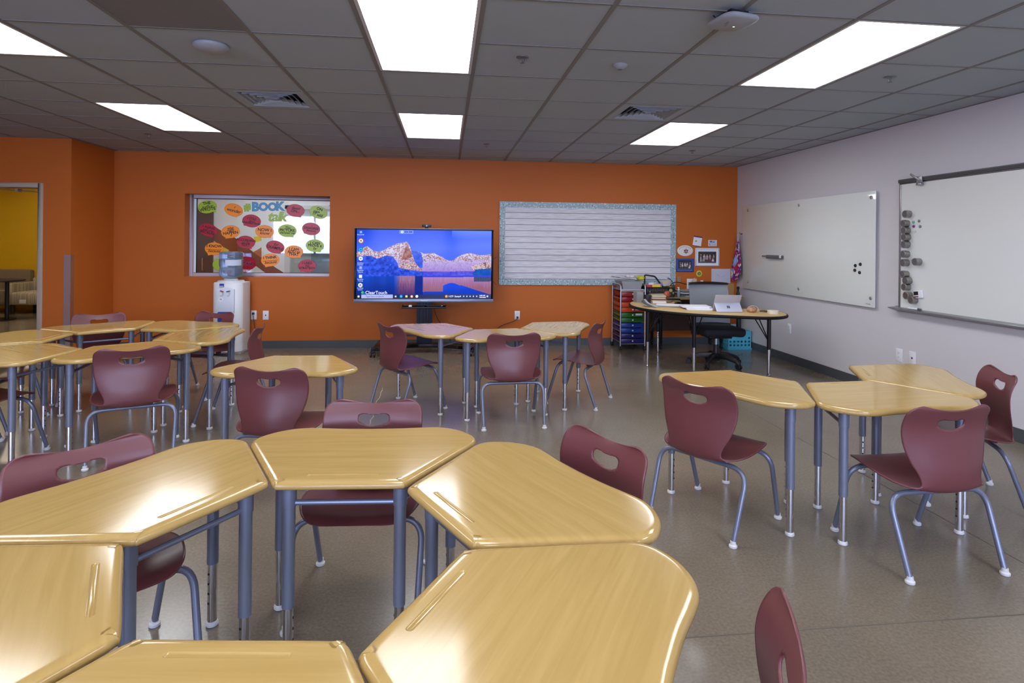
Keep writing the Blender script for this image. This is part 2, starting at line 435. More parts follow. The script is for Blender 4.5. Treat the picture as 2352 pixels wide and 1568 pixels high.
def troffer(x0, y0, x1, y1, z, label, s=None, group=None):
    c = ((x0 + x1) / 2, (y0 + y1) / 2); t = thing('ceiling_light', label, 'light', (c[0], c[1], z), 0, group)
    hx, hy = (x1 - x0) / 2 - .012, (y1 - y0) / 2 - .008
    f = MB(); e = .018
    for a, b in (((-hx, -hy), (-hx + e, hy)), ((hx - e, -hy), (hx, hy)), ((-hx + e, -hy), (hx - e, -hy + e)), ((-hx + e, hy - e), (hx - e, hy))):
        f.box((a[0], a[1], -.003), (b[0], b[1], .06))
    f.build('frame', m_lframe, t, smooth=0)
    MB().box((-hx + e, -hy + e, .002), (hx - e, hy - e, .006)).build('diffuser', s or m_panel, t, smooth=0)
    MB().box((-hx, -hy, .06), (hx, hy, .07)).build('housing', m_lframe, t, smooth=0)
    return t
LN = {(0, 0): 'square-lensed recessed light cut by the left edge of the photo, orange door side', (4, 0): 'large recessed ceiling light at the top middle, nearest the camera', (8, 0): 'long recessed ceiling light at the right above the whiteboards, left of a sprinkler',
      (0, 4): 'recessed ceiling light between the orange doorway and the window', (4, 4): 'small-looking recessed ceiling light above the wall screen', (8, 4): 'recessed ceiling light in front of the far right corner, beside an air vent'}
LN[(0, 0)] = 'recessed ceiling light cut off by the left edge of the photo'
for (i, j) in LIGHTS:
    if j < 0: l = 'recessed ceiling light of the rows overhead, behind the view'
    else: l = LN[(i, j)]
    troffer(GX(i), GY(j), GX(i + 1), GY(j + 2), CEIL, l, group='recessed ceiling lights')
m_hall = emis('added_hall_diffuser', (236, 245, 255), 11)
for x, y in ((-2.9, 9.1), (-.4, 9.1)): troffer(x - .3, y - .6, x + .3, y + .6, 2.748, 'unseen ceiling light added to brighten the hallway beyond the window', m_hall, 'added hallway lights')  # lamps added out of view to light the hallway
for x, y in ((-6.0, 9.0), (-7.6, 11.0), (-9.5, 9.5)): troffer(x - .3, y - .3, x + .3, y + .3, 2.748, 'unseen ceiling light added to brighten the lounge beyond the doorway', emis('added_lounge_diffuser', (255, 240, 210), 11), 'added lounge lights')  # unseen lamps put in to brighten the lounge
for x in (-2.5, .5): troffer(x - .6, 12.0, x + .6, 12.6, 2.748, 'unseen ceiling light added to brighten the room beyond the interior window', m_hall, 'added far room lights')  # more added lamps, out of sight, lighting the far room

# air diffusers
for k, (i, j) in enumerate(DIFF):
    t = thing('air_vent', ['square louvred ceiling vent on the left, toward the window', 'square louvred ceiling vent on the right, near the far corner'][k], 'vent', (GX(i) + G / 2, GY(j) + G / 2, CEIL), 0, 'louvred ceiling vents')
    h = G / 2 - .012; pl = MB(); q = .225
    for a, b in (((-h, -h), (h, -q)), ((-h, q), (h, h)), ((-h, -q), (-q, q)), ((q, -q), (h, q))): pl.box((a[0], a[1], -.002), (b[0], b[1], .004))
    pl.build('face_plate', m_tile, t, smooth=0)
    for n in range(5):
        r0, r1 = q - n * .042, q - n * .042 - .021
        lv = MB()
        for sgn in range(4):
            c, s = [(1, 0), (0, 1), (-1, 0), (0, -1)][sgn]
            rot = lambda x, y: (x * c - y * s, x * s + y * c)
            a = [rot(-r0, -r0) + (-.004,), rot(r0, -r0) + (-.004,), rot(r1, -r1) + (.03,), rot(-r1, -r1) + (.03,)]
            lv.add(a + [(v[0], v[1], v[2] + .003) for v in a], [(0, 1, 2, 3), (7, 6, 5, 4), (0, 4, 5, 1), (1, 5, 6, 2), (2, 6, 7, 3), (3, 7, 4, 0)])
        lv.build('louvre', m_tile, t, smooth=0)
    MB().box((-.025, -.025, -.002), (.025, .025, .004)).build('centre_plate', m_tile, t, smooth=0)
    MB().box((-h, -h, .06), (h, h, .065)).build('duct_back', m_dark, t, smooth=0)
# perforated return grille
i, j = RET[0]
m_perf = mat('perforated_metal', (128, 126, 130), .6)
tc = N(m_perf, 'ShaderNodeTexCoord'); vo = N(m_perf, 'ShaderNodeTexVoronoi'); vo.inputs['Scale'].default_value = 130; vo.inputs['Randomness'].default_value = 0
rr = N(m_perf, 'ShaderNodeValToRGB'); rr.color_ramp.elements[0].position = .3; rr.color_ramp.elements[0].color = lin((40, 40, 46)); rr.color_ramp.elements[1].position = .42; rr.color_ramp.elements[1].color = lin((128, 127, 132))
L(m_perf, tc.outputs['Object'], vo.inputs['Vector']); L(m_perf, vo.outputs['Distance'], rr.inputs[0]); L(m_perf, rr.outputs[0], bsdf(m_perf).inputs['Base Color'])
tag(MB().box((GX(i) + .013, GY(j) + .008, CEIL - .001), (GX(i + 1) - .013, GY(j + 1) - .008, CEIL + .004)).build('return_grille', m_perf, smooth=0), 'dark perforated metal return air panel in the ceiling at top left', 'vent')

# world: overcast daylight outside the windows behind the camera
wd = bpy.data.worlds.new('world'); SC.world = wd; wd.use_nodes = True
wd.node_tree.nodes['Background'].inputs[0].default_value = lin((198, 211, 255)); wd.node_tree.nodes['Background'].inputs[1].default_value = 6.0
for k, (a, b) in enumerate(RW):
    ld = bpy.data.lights.new('daylight_portal', 'AREA'); ld.shape = 'RECTANGLE'; ld.size = b - a - .1; ld.size_y = RZ1 - RZ0 - .1; ld.cycles.is_portal = True
    lo = bpy.data.objects.new('daylight_portal', ld); COL.objects.link(lo); lo.location = ((a + b) / 2, YR - .1, (RZ0 + RZ1) / 2); lo.rotation_euler = (R(90), 0, 0)
SC.view_settings.view_transform = 'Standard'; SC.view_settings.look = 'None'; SC.view_settings.exposure = 1.32; SC.view_settings.gamma = 1
SC.view_settings.use_curve_mapping = False
SC.cycles.max_bounces = 10; SC.cycles.diffuse_bounces = 5; SC.cycles.glossy_bounces = 5; SC.cycles.transmission_bounces = 8; SC.cycles.caustics_reflective = False; SC.cycles.caustics_refractive = False
SC.cycles.sample_clamp_indirect = 6
# ------------------------------------------------------------------ student desks
half = [(0, .527), (.11, .531), (.2, .541), (.255, .543), (.31, .527), (.365, .489), (.402, .44), (.414, .40), (.409, .363), (.394, .335), (.215, .026), (.2, .008), (.175, 0), (0, 0)]
def desk_outline():
    h = [Vector((x, y, 0)) for x, y in half]
    r = spline(h[:10], 5) + [h[9].lerp(h[10], t / 10) for t in range(1, 10)] + spline(h[10:], 5)
    l = [Vector((-p.x, p.y, 0)) for p in r[1:-1]][::-1]
    return r + l          # clockwise seen from above
def offset(poly, d):
    n = len(poly); out = []
    for i, p in enumerate(poly):
        t = (poly[(i + 1) % n] - poly[i - 1]).normalized(); nr = Vector((t.y, -t.x, 0))     # inwards for clockwise
        out.append(p + nr * d)
    return out
def make_top():
    O = desk_outline(); n = len(O)
    prof = [(.032, .650), (.026, .650), (.020, .6497), (.014, .6485), (.008, .6462), (.004, .643), (.001, .638), (0, .633), (.001, .628), (.004, .624), (.009, .622)]
    bm = bmesh.new(); rings = []
    for d, z in prof: rings.append([bm.verts.new((p.x, p.y, z)) for p in offset(O, d)])
    for a, b in zip(rings, rings[1:]):
        for i in range(n): bm.faces.new((a[i], a[(i + 1) % n], b[(i + 1) % n], b[i]))
    bm.faces.new(rings[-1][::-1])
    # pencil groove
    def slot(hw, r, z):
        return [bm.verts.new((sx * hw + r * math.cos(an), .052 + r * math.sin(an), z)) for sx, a0 in ((1, -PI / 2), (-1, PI / 2)) for an in [a0 + PI * k / 8 for k in range(9)]]
    sl = [slot(.105, .0095, .650), slot(.105, .0085, .650), slot(.105, .0065, .6475), slot(.105, .004, .6465)]
    for a, b in zip(sl, sl[1:]):
        m = len(a)
        for i in range(m): bm.faces.new((a[i], a[(i + 1) % m], b[(i + 1) % m], b[i]))
    bm.faces.new(sl[-1])
    bm.edges.ensure_lookup_table()
    es = [bm.edges.get((rings[0][i], rings[0][(i + 1) % n])) for i in range(n)]
    m = len(sl[0]); es += [bm.edges.get((sl[0][i], sl[0][(i + 1) % m])) for i in range(m)]
    bmesh.ops.triangle_fill(bm, edges=es, use_beauty=True)
    bmesh.ops.recalc_face_normals(bm, faces=bm.faces)
    me = bpy.data.meshes.new('tabletop'); bm.to_mesh(me); bm.free(); me.materials.append(m_wood)
    for p in me.polygons: p.use_smooth = True
    me.set_sharp_from_angle(angle=R(40))
    o = bpy.data.objects.new('tabletop', me); COL.objects.link(o); return o
DESKG = 'student desks pushed into rings and rows'
def make_desk():
    t = thing('student_desk', '', 'desk', (0, 0, 0), 0, DESKG)
    make_top().parent = t
    LEGS = [(-.32, .43), (.32, .43), (-.175, .075), (.175, .075)]
    for x, y in LEGS:
        lg = MB().lathe([(.0195, .225), (.0195, .545), (.0225, .546), (.0225, .6225)], (x, y, 0), 20).build('leg', m_legp, t)
        ins = MB().lathe([(.0162, .018), (.0162, .23)], (x, y, 0), 20)
        ins.m(1)
        sx = 1 if x > 0 else -1
        for z in (.19, .155, .12, .085):
            ins.lathe([(.0042, .0), (.0042, .0012)], (x - sx * .0158, y, z), 8, axis=(-sx, 0, 0))
        ins.build('leg_extension', [m_chrome, m_dark], lg)
        MB().lathe([(.018, 0), (.021, .003), (.021, .012), (.017, .018), (.010, .022)], (x, y, 0), 20).build('glide', m_glide, lg)
    for a, b in ((2, 3), (0, 2), (1, 3)):
        p, q = Vector(LEGS[a] + (.555,)), Vector(LEGS[b] + (.555,)); d = (q - p).normalized() * .019
        MB().tube([p + d, q - d], .0085, 10).build('cross_bar', m_legp, t)
    for x, y in LEGS[:2]: MB().lathe([(.006, 0), (.006, .006), (.003, .009)], (x * .94, y - .0, .59), 8, axis=(-x, 0, 0)).build('set_screw', m_chrome, t)
    return t

# ------------------------------------------------------------------ maroon chairs
PROF = [  # y, z, half width, edge curl
    (.196, .366, .095, .000), (.195, .3675, .128, .000), (.191, .371, .152, .001), (.184, .376, .170, .002), (.170, .383, .187, .004), (.145, .388, .204, .007), (.105, .390, .219, .011), (.05, .386, .231, .016), (-.01, .377, .235, .020),
    (-.07, .366, .230, .022), (-.12, .356, .213, .023), (-.155, .350, .187, .023), (-.18, .350, .163, .022), (-.195, .358, .150, .022), (-.203, .372, .143, .023), (-.2065, .392, .142, .026), (-.2065, .418, .148, .030), (-.2035, .446, .159, .034),
    (-.198, .474, .173, .037), (-.191, .505, .185, .038), (-.184, .538, .195, .038), (-.178, .572, .2015, .036), (-.1755, .602, .2045, .034), (-.1775, .630, .2045, .031),
    (-.1835, .655, .203, .028), (-.190, .673, .200, .025), (-.1955, .686, .193, .023), (-.1995, .6945, .182, .022), (-.2025, .700, .166, .022), (-.204, .7025, .142, .022)]
def make_shell(parent):
    pts = spline([Vector((a[0], a[1], 0)) for a in PROF], 4)
    ws = spline([Vector((a[2], a[3], 0)) for a in PROF], 4)
    s = [0.0]
    for a, b in zip(pts, pts[1:]): s.append(s[-1] + (b - a).length)
    NU = 45; nv = len(pts)
    # the hand hole, measured along the profile
    zc = .635; kc = min(range(nv), key=lambda k: abs(pts[k].y - zc) + (10 if pts[k].x > -.15 else 0)); sc_ = s[kc]
    HW, HH, ex = .064, .0245, 2.9
    def hole(x, q): return (abs(x / HW) ** ex + abs((q - sc_ + .004 * math.cos(PI * x / HW)) / HH) ** ex) ** (1 / ex)
    def surf(x, q):
        k = max(0, min(nv - 2, next((i for i in range(nv - 1) if s[i + 1] >= q), nv - 2))); t = (q - s[k]) / max(1e-9, s[k + 1] - s[k])
        p = pts[k].lerp(pts[k + 1], t); w = ws[k].lerp(ws[k + 1], t)
        d = pts[min(k + 2, nv - 1)] - pts[max(k - 1, 0)]; d.normalize(); nrm = Vector((-d.y, d.x, 0)) * -1  # towards the sitter
        if nrm.x < 0 and p.y > .41: nrm = -nrm
        if p.x > -.19 and p.y < .4 and nrm.y < 0: nrm = -nrm
        u = x / max(.05, w.x)
        v = p + nrm * w.y * u * u
        z = v.y
        if p.y > .62: z += ((min(1, abs(u) * 1.25)) ** 2 - .8) * .0055 * min(1, (p.y - .62) / .07)
        return Vector((x, v.x, z))
    bm = bmesh.new(); split = bm.faces.layers.int.new('part'); grid = []; par = {}
    for k in range(nv):
        row = []
        for i in range(NU):
            u = -1 + 2 * i / (NU - 1); u = math.copysign(abs(u) ** .93, u); x = u * ws[k].x; q = s[k]
            v = bm.verts.new(surf(x, q)); par[v] = (x, q, k); row.append(v)
        grid.append(row)
    fl = []
    for k in range(nv - 1):
        for i in range(NU - 1):
            vs = (grid[k][i], grid[k][i + 1], grid[k + 1][i + 1], grid[k + 1][i])
            if abs(s[k] - sc_) < .08 and hole(sum(par[v][0] for v in vs) / 4, sum(par[v][1] for v in vs) / 4) < 1: continue
            fl.append((bm.faces.new(vs), k))
    bmesh.ops.delete(bm, geom=[v for v in bm.verts if not v.link_faces], context='VERTS')
    for v in bm.verts:
        x, q, k = par[v]; h = hole(x, q)
        if v.is_boundary and .3 < h < 1.9 and abs(x) < .09 and abs(q - sc_) < .06: v.co = surf(x / h, sc_ + (q - sc_) / h)
    ksp = min(range(nv), key=lambda k: abs(pts[k].y - .358) + (10 if pts[k].x > -.185 else 0))
    for f, k in fl: f[split] = 1 if k >= ksp else 0
    bmesh.ops.recalc_face_normals(bm, faces=bm.faces)
    bm.normal_update(); F0 = list(bm.faces); back = {}
    sgn = 1 if grid[8][NU // 2].normal.z > 0 else -1
    for v in list(bm.verts): back[v] = bm.verts.new(v.co - v.normal * sgn * .0065)
    rim = [(e, e.link_faces[0][split]) for e in bm.edges if len(e.link_faces) == 1]
    for f in F0:
        g = bm.faces.new([back[v] for v in reversed(f.verts)]); g[split] = f[split]
    for e, k in rim:
        a, b = e.verts; g = bm.faces.new((a, b, back[b], back[a])); g[split] = k
    bmesh.ops.recalc_face_normals(bm, faces=bm.faces)
    bm.normal_update(); bm.verts.ensure_lookup_table()
    # rim faces take the part of a neighbour
    out = []
    for part, name in ((0, 'seat'), (1, 'backrest')):
        idx = {}; vs = []; fs = []; ns = []
        for f in bm.faces:
            pt = f[split]
            if pt != part: continue
            fi = []
            for v in f.verts:
                if v.index not in idx: idx[v.index] = len(vs); vs.append(v.co.copy()); ns.append(v.normal.copy())
                fi.append(idx[v.index])
            fs.append(fi)
        if part == 0:
            base = len(vs); mb = MB()
            for x in (-.085, .085):
                for y in (-.115, .115): mb.box((x - .012, y - .02, .3665 if y > 0 else .3365), (x + .012, y + .02, .388 if y > 0 else .3545))
            for v in mb.v: vs.append(Vector(v)); ns.append((Vector(v) - Vector((math.copysign(.085, v[0]), math.copysign(.115, v[1]), .378 if v[1] > 0 else .346))).normalized())
            fs += [[i + base for i in f] for f in mb.f]
        me = bpy.data.meshes.new(name); me.from_pydata(vs, [], fs); me.materials.append(m_chairp)
        for p in me.polygons: p.use_smooth = True
        me.normals_split_custom_set_from_vertices([tuple(n) for n in ns])
        o = bpy.data.objects.new(name, me); COL.objects.link(o); o.parent = parent; out.append(o)
    bm.free(); return out
CHG = 'maroon student chairs'
def make_chair():
    t = thing('student_chair', '', 'chair', (0, 0, 0), 0, CHG)
    make_shell(t)
    for sy, yb, zb in ((-1, -.115, .325), (1, .115, .355)):
        for sx in (-1, 1):
            path = fillet([(0, yb, zb), (sx * .238, yb - sy * 0, zb), (sx * .228, sy * .222, .016)], [.085], 8)
            lg = MB().tube(path, .0118, 12).build('leg', m_legp, t)
            MB().lathe([(.0165, 0), (.019, .003), (.019, .011), (.0135, .016), (.0125, .03)], (sx * .228, sy * .222 , 0), 16).build('glide', m_glide, lg)
    return t
# placement: x, y, degrees of each desk (origin = middle of its short inner edge)
DP = {'A': (-0.6439, 1.6966, 56.3), 'B': (-0.3171, 1.8284, -3.5), 'C': (-0.0196, 1.6050, -62.4), 'D': (-0.0528, 1.2380, -120.3), 'Z': (-0.6860, 1.3400, 116.7), 'G': (-0.3726, 1.1321, 173.8), 'M1': (0.1290, 5.2160, 125.7), 'M2': (0.4294, 5.0068, 188.5), 'M3': (0.7246, 5.2212, -113.1), 'R1': (1.8012, 3.1314, 127.1), 'R2': (2.1413, 2.9650, 183.8), 'R3': (2.4126, 3.1816, -115.8), 'L1': (-2.7267, 5.0646, 35.9), 'L2': (-2.3227, 5.0645, -17.9), 'L3': (-2.1734, 4.7605, -83.9), 'L4': (-2.2621, 4.4150, 212.1), 'L5': (-2.5879, 4.3480, 143.6), 'L6': (-2.8943, 4.7365, 93.7), 'S': (-0.9080, 3.8940, 178.1)}
DL = {'A': 'maple-topped desk at the near left with a bright light patch across its pencil groove', 'B': 'maple-topped desk at the back of the near ring, its groove facing the camera',
      'C': 'maple-topped desk on the right back side of the near ring, chair tucked at its right', 'D': 'biggest-looking maple-topped desk at the bottom middle with a white glare at its left',
      'Z': 'maple-topped desk cut off by the left edge of the photo at bottom left', 'G': 'maple-topped desk at the very bottom edge of the photo, nearest the camera',
      'M1': 'student desk below the wall screen whose top shines pale lilac', 'M2': 'student desk between two others in front of the screen, chair on its camera side', 'M3': 'student desk below the planked board, right end of the middle row',
      'R1': 'left desk of the right-hand trio, with a chair at its left side', 'R2': 'middle desk of the right-hand trio, nearest the camera', 'R3': 'rearmost desk of the right-hand trio, by the grey wall',
      'L1': 'rear left desk of the far left ring, in front of the steel corner guard', 'L2': 'rear right desk of the far left ring, in front of the water cooler', 'L3': 'right end desk of the far left ring',
      'L4': 'front desk of the far left ring, with a chair facing away from the camera', 'L5': 'front left desk of the far left ring, cut by the photo edge', 'L6': 'rear desk of the far left ring nearest the doorway', 'S': 'single student desk standing alone between the left ring and the middle row'}
CP = {'c1': (-3.050, 5.490, 202.0), 'c2': (-2.200, 5.570, 162.0), 'c3': (-1.645, 4.795, 94.4), 'c4': (-2.000, 4.030, 21.0), 'c5': (-2.890, 4.030, 335.0), 'c6': (-3.292, 4.680, 274.0), 'c7': (-1.053, 1.900, 221.0), 'c8': (-0.890, 3.389, -12.0), 'c9': (-0.307, 2.330, 176.5), 'c10': (-0.305, 4.935, -54.0), 'c11': (0.511, 4.511, 2.0), 'c12': (1.180, 5.033, 58.6), 'c13': (0.400, 1.890, 117.6), 'c14': (1.380, 2.848, -56.0), 'c15': (2.135, 2.426, 2.3), 'c16': (2.879, 2.956, 64.2), 'c17': (0.42, 1.012, 63.0)}
CL = {'c1': 'maroon chair at the rear of the left ring, in front of the steel corner guard', 'c2': 'maroon chair in front of the white water cooler', 'c3': 'maroon chair seen side-on at the right end of the left ring',
      'c4': 'maroon chair facing away at the front desk of the left ring', 'c5': 'maroon chair cut by the left photo edge, only its seat and legs showing', 'c6': 'maroon chair half hidden beneath the left ring of desks, near the doorway',
      'c7': 'large maroon chair pushed under the near left desk, dusty scuffs on its back', 'c8': 'maroon chair facing away at the single desk', 'c9': 'maroon chair with a lilac sheen behind the rear desk of the near ring',
      'c10': 'maroon chair at the left end of the middle row, below the screen', 'c11': 'maroon chair with its back square to the camera in the middle row', 'c12': 'maroon chair seen side-on at the right end of the middle row',
      'c13': 'maroon chair pushed under the right side of the near ring, its tilted back showing', 'c14': 'maroon chair at the left desk of the right-hand trio', 'c15': 'maroon chair at the front of the right-hand trio, nearest the camera there',
      'c16': 'maroon chair by the grey right wall behind the trio of desks', 'c17': 'maroon chair back at the bottom edge of the photo, seen nearly edge-on'}
d0 = make_desk()
for k, (x, y, a) in DP.items():
    if k == 'A': d0.location = (x, y, 0); d0.rotation_euler = (0, 0, R(a)); d0['label'] = DL[k]
    else: dup(d0, (x, y, 0), R(a), DL[k])
c0 = make_chair()
for k, (x, y, a) in CP.items():
    if k == 'c1': c0.location = (x, y, 0); c0.rotation_euler = (0, 0, R(a)); c0['label'] = CL[k]
    else: dup(c0, (x, y, 0), R(a), CL[k])
# ------------------------------------------------------------------ window of the back wall with its cut-out stickers
YG = 7.985
fr = MB(); e = .045
for x0, x1, z0, z1 in ((WX0, WX0 + e, WZ0, WZ1), (WX1 - .02, WX1, WZ0, WZ1), (WX0 + e, WX1 - .02, WZ1 - .045, WZ1), (WX0 + e, WX1 - .02, WZ0, WZ0 + .04)):
    fr.box((x0, 7.955, z0), (x1, 8.03, z1))
win = struct(fr.build('window_1', m_alu, bevel=.002))
gk = MB()
for x0, x1, z0, z1 in ((WX0 + e + .028, WX0 + e + .036, WZ0 + .04, WZ1 - .045), (WX0 + e, WX1 - .02, WZ1 - .053, WZ1 - .045), (WX0 + e, WX1 - .02, WZ0 + .04, WZ0 + .046)):
    gk.box((x0, YG - .006, z0), (x1, YG + .012, z1))
gk.build('gasket', m_dark, win, smooth=0)
MB().box((WX0 + e, YG - .004, WZ0 + .04), (WX0 + e + .028, YG + .012, WZ1 - .045)).build('glazing_bead', mat('pale_bead', (225, 235, 238), .4), win, smooth=0)
m_pane = bpy.data.materials.new('window_glass'); m_pane.use_nodes = True; nt = m_pane.node_tree; nt.nodes.clear()
o_ = nt.nodes.new('ShaderNodeOutputMaterial'); mx = nt.nodes.new('ShaderNodeMixShader'); tr = nt.nodes.new('ShaderNodeBsdfTransparent'); gl = nt.nodes.new('ShaderNodeBsdfGlossy')
tr.inputs[0].default_value = (.95, .97, .965, 1); gl.inputs['Roughness'].default_value = .01; mx.inputs[0].default_value = .07
nt.links.new(tr.outputs[0], mx.inputs[1]); nt.links.new(gl.outputs[0], mx.inputs[2]); nt.links.new(mx.outputs[0], o_.inputs[0])
MB().box((WX0 + e + .02, YG, WZ0 + .03), (WX1 - .012, YG + .006, WZ1 - .04)).build('glass_pane', m_pane, win, smooth=0)
MB().box((HWX[0] + .08, YH + .02, HZ0 + .06), (HWX[1] - .07, YH + .026, HZ1 - .06)).build('glass_pane', m_pane, bpy.data.objects['window_5'], smooth=0)

BC = {'g': mat('lime_card', (168, 200, 44), .3), 'o': mat('orange_card', (255, 150, 14), .3), 'r': mat('crimson_card', (188, 22, 48), .3)}
BE = {'g': mat('lime_edge', (120, 150, 40), .4), 'o': mat('orange_edge', (205, 112, 20), .4), 'r': mat('crimson_edge', (128, 14, 34), .4)}
m_ink = mat('black_ink', (24, 18, 18), .5)
def wz(x, y): return on_y(420 + x * .15306, 430 + y * .15306, YG)
# centre x, y, colour, tilt, tail tip, lines (text, dy, size, script?)
BUB = [(367, 295, 'g', 10, (495, 382), [('THE', -58, 58, 0), ('author', -6, 62, 1), ('WROTE', 38, 60, 0)]),
 (763, 340, 'o', -14, (820, 460), [('I', -42, 48, 1), ('wonder', 10, 66, 1)]),
 (1032, 505, 'r', -8, (915, 578), [('I STILL', -36, 44, 0), ('don\'t', 2, 46, 1), ('UNDERSTAND', 36, 38, 0)]),
 (1690, 348, 'r', -6, (1775, 458), [('Based', -36, 52, 1), ('ON...', 12, 52, 0)]),
 (2037, 375, 'g', -18, (1915, 445), [('ON', -52, 54, 0), ('page __', -4, 52, 1), ('IT said', 42, 52, 0)]),
 (380, 640, 'r', -14, (455, 755), [('I AGREE', -40, 48, 0), ('with you', 2, 48, 1), ('BECAUSE', 42, 48, 0)]),
 (715, 668, 'o', 6, (642, 775), [('what', -58, 46, 1), ('might', -28, 46, 1), ('HAPPEN', 18, 56, 0), ('if', 56, 46, 1)]),
 (1226, 664, 'o', -4, (1325, 762), [('NOW I', -24, 60, 0), ('know', 26, 62, 1)]),
 (1567, 652, 'g', -2, (1662, 754), [('The', -46, 54, 1), ('PICTURE', -6, 54, 0), ('showed me', 34, 48, 1)]),
 (1926, 624, 'r', -6, (1818, 700), [('I', -50, 44, 1), ('DISAGREE', -10, 46, 0), ('because', 28, 46, 1)]),
 (945, 823, 'r', -6, (1032, 930), [('ACCORDING', -30, 44, 0), ('to the', 8, 46, 1), ('TEXT', 46, 50, 0)]),
 (470, 922, 'o', -2, (382, 1028), [('I KNOW', -40, 54, 0), ('_________', -8, 44, 0), ('because', 36, 56, 1)]),
 (1387, 895, 'r', -12, (1472, 1003), [('for', -40, 60, 1), ('EXAMPLE', 16, 56, 0)]),
 (1666, 968, 'o', -2, (1770, 1064), [('I CAN', -42, 50, 0), ('ADD to', 0, 52, 0), ('THAT', 42, 54, 0)]),
 (1982, 876, 'g', -4, (2068, 980), [('I CAN', -42, 50, 0), ('PROVE it', 0, 50, 0), ('by', 44, 54, 1)]),
 (965, 1135, 'r', -4, (1048, 1232), [('for', -36, 54, 1), ('INSTANCE', 10, 50, 0)]),
 (1311, 1092, 'o', 6, (1235, 1205), [('I THINK', -40, 52, 0), ('_________', -10, 44, 0), ('because', 36, 56, 1)]),
 (1865, 1178, 'r', 0, (1765, 1268), [('I USED', -44, 48, 0), ('this', -4, 48, 1), ('STRATEGY', 38, 46, 0)]),
 (585, 1165, 'g', -6, (660, 1255), [('E', -4, 56, 0)])]
BNAME = ['lime speech bubble sticker reading THE author WROTE', 'orange speech bubble sticker reading I wonder', 'crimson speech bubble sticker reading I STILL don\'t UNDERSTAND', 'crimson speech bubble sticker reading Based ON, right of the BOOK letters',
 'lime speech bubble sticker reading ON page IT said', 'crimson speech bubble sticker reading I AGREE with you BECAUSE', 'orange speech bubble sticker reading what might HAPPEN if', 'orange speech bubble sticker reading NOW I know',
 'lime speech bubble sticker reading The PICTURE showed me', 'crimson speech bubble sticker reading I DISAGREE', 'crimson speech bubble sticker reading ACCORDING to the TEXT', 'orange speech bubble sticker reading I KNOW because', 'crimson speech bubble sticker reading for EXAMPLE',
 'orange speech bubble sticker reading I CAN ADD to THAT', 'lime speech bubble sticker reading I CAN PROVE it by', 'crimson speech bubble sticker ending in STANCE, right of the water bottle', 'orange speech bubble sticker reading I THINK because', 'crimson speech bubble sticker reading I USED this STRATEGY', 'lime speech bubble sticker mostly hidden behind the water bottle']
KPX = 5.75e-4 * 1.5   # metres per zoomed pixel on the pane
a_, b_ = wz(0, 500), wz(1000, 500); KPX = (b_.x - a_.x) / 1000
for (cx_, cy_, col, tilt, tail, lines), nm in zip(BUB, BNAME):
    c = wz(cx_, cy_)
    t = thing('speech_bubble_sticker', nm, 'sticker', (c.x, YG, c.z), 0, 'speech bubble stickers on the window')
    tl = R(tilt); pts = []
    dx, dy = (tail[0] - cx_) * KPX, -(tail[1] - cy_) * KPX
    def shape(g):
        ta = math.atan2(dy / (97 * KPX), dx / (138 * KPX)); out = []
        for k in range(48):
            an = 2 * PI * k / 48
            d = abs((an - ta + PI) % (2 * PI) - PI)
            if d < .2: continue
            x, y = (138 * KPX + g) * math.cos(an), (97 * KPX + g) * math.sin(an)
            out.append((an, x * math.cos(tl) - y * math.sin(tl), x * math.sin(tl) + y * math.cos(tl)))
        out.append((ta % (2 * PI), dx * (1 + g * 3), dy * (1 + g * 3))); out.sort()
        return [(p[1], p[2]) for p in out]
    MB().prism(shape(0), -.0008, -.0001, lambda x, y, z: (x, z, y)).build('card', BC[col], t, smooth=0)
    MB().prism(shape(.0035), -.0001, -.00002, lambda x, y, z: (x, z, y)).build('border', BE[col], t, smooth=0)
    for s, oy, sz, scr in lines:
        text('lettering', s, sz * KPX * 1.12, m_ink, t, Matrix.Rotation(-tl, 4, 'Y') @ T(0, -.0011, -oy * KPX) @ BACKM, .0002, shear=.35 if scr else 0, bold=.0006 if scr else .0014, spacing=.92 if scr else 1.0)
m_sky = mat('sky_blue_card', (72, 160, 205), .35); m_skye = mat('dark_blue_edge', (44, 104, 150), .4)
for ch, x, y, sz, lab, cat in (('#', 968, 300, 150, 'lime hash sign cutout at the start of the title on the window', 'letter'), ('B', 1086, 298, 190, 'blue letter B of the window title', 'letter'), ('O', 1208, 298, 170, 'first blue letter O of the window title', 'letter'),
                     ('O', 1345, 298, 170, 'second blue letter O of the window title', 'letter'), ('K', 1455, 290, 190, 'blue letter K of the window title', 'letter'), ('talk', 1410, 445, 215, 'lime joined word talk in script under the blue letters', 'lettering')):
    c = wz(x, y); blue = ch in 'BOK'; s = sz * KPX
    t = thing('title_letter', lab, cat, (c.x, YG, c.z), 0, 'title letters on the window')
    sh = .25 if ch == 'talk' else 0
    text('outline', ch, s, m_skye if blue else BE['g'], t, T(0, -.0006, 0) @ BACKM, .0002, bold=.0085 if ch != 'talk' else .006, shear=sh, spacing=.9)
    text('letter_face', ch, s, m_sky if blue else BC['g'], t, T(0, -.0012, 0) @ BACKM, .0003, bold=.0045 if ch != 'talk' else .003, shear=sh, spacing=.9)

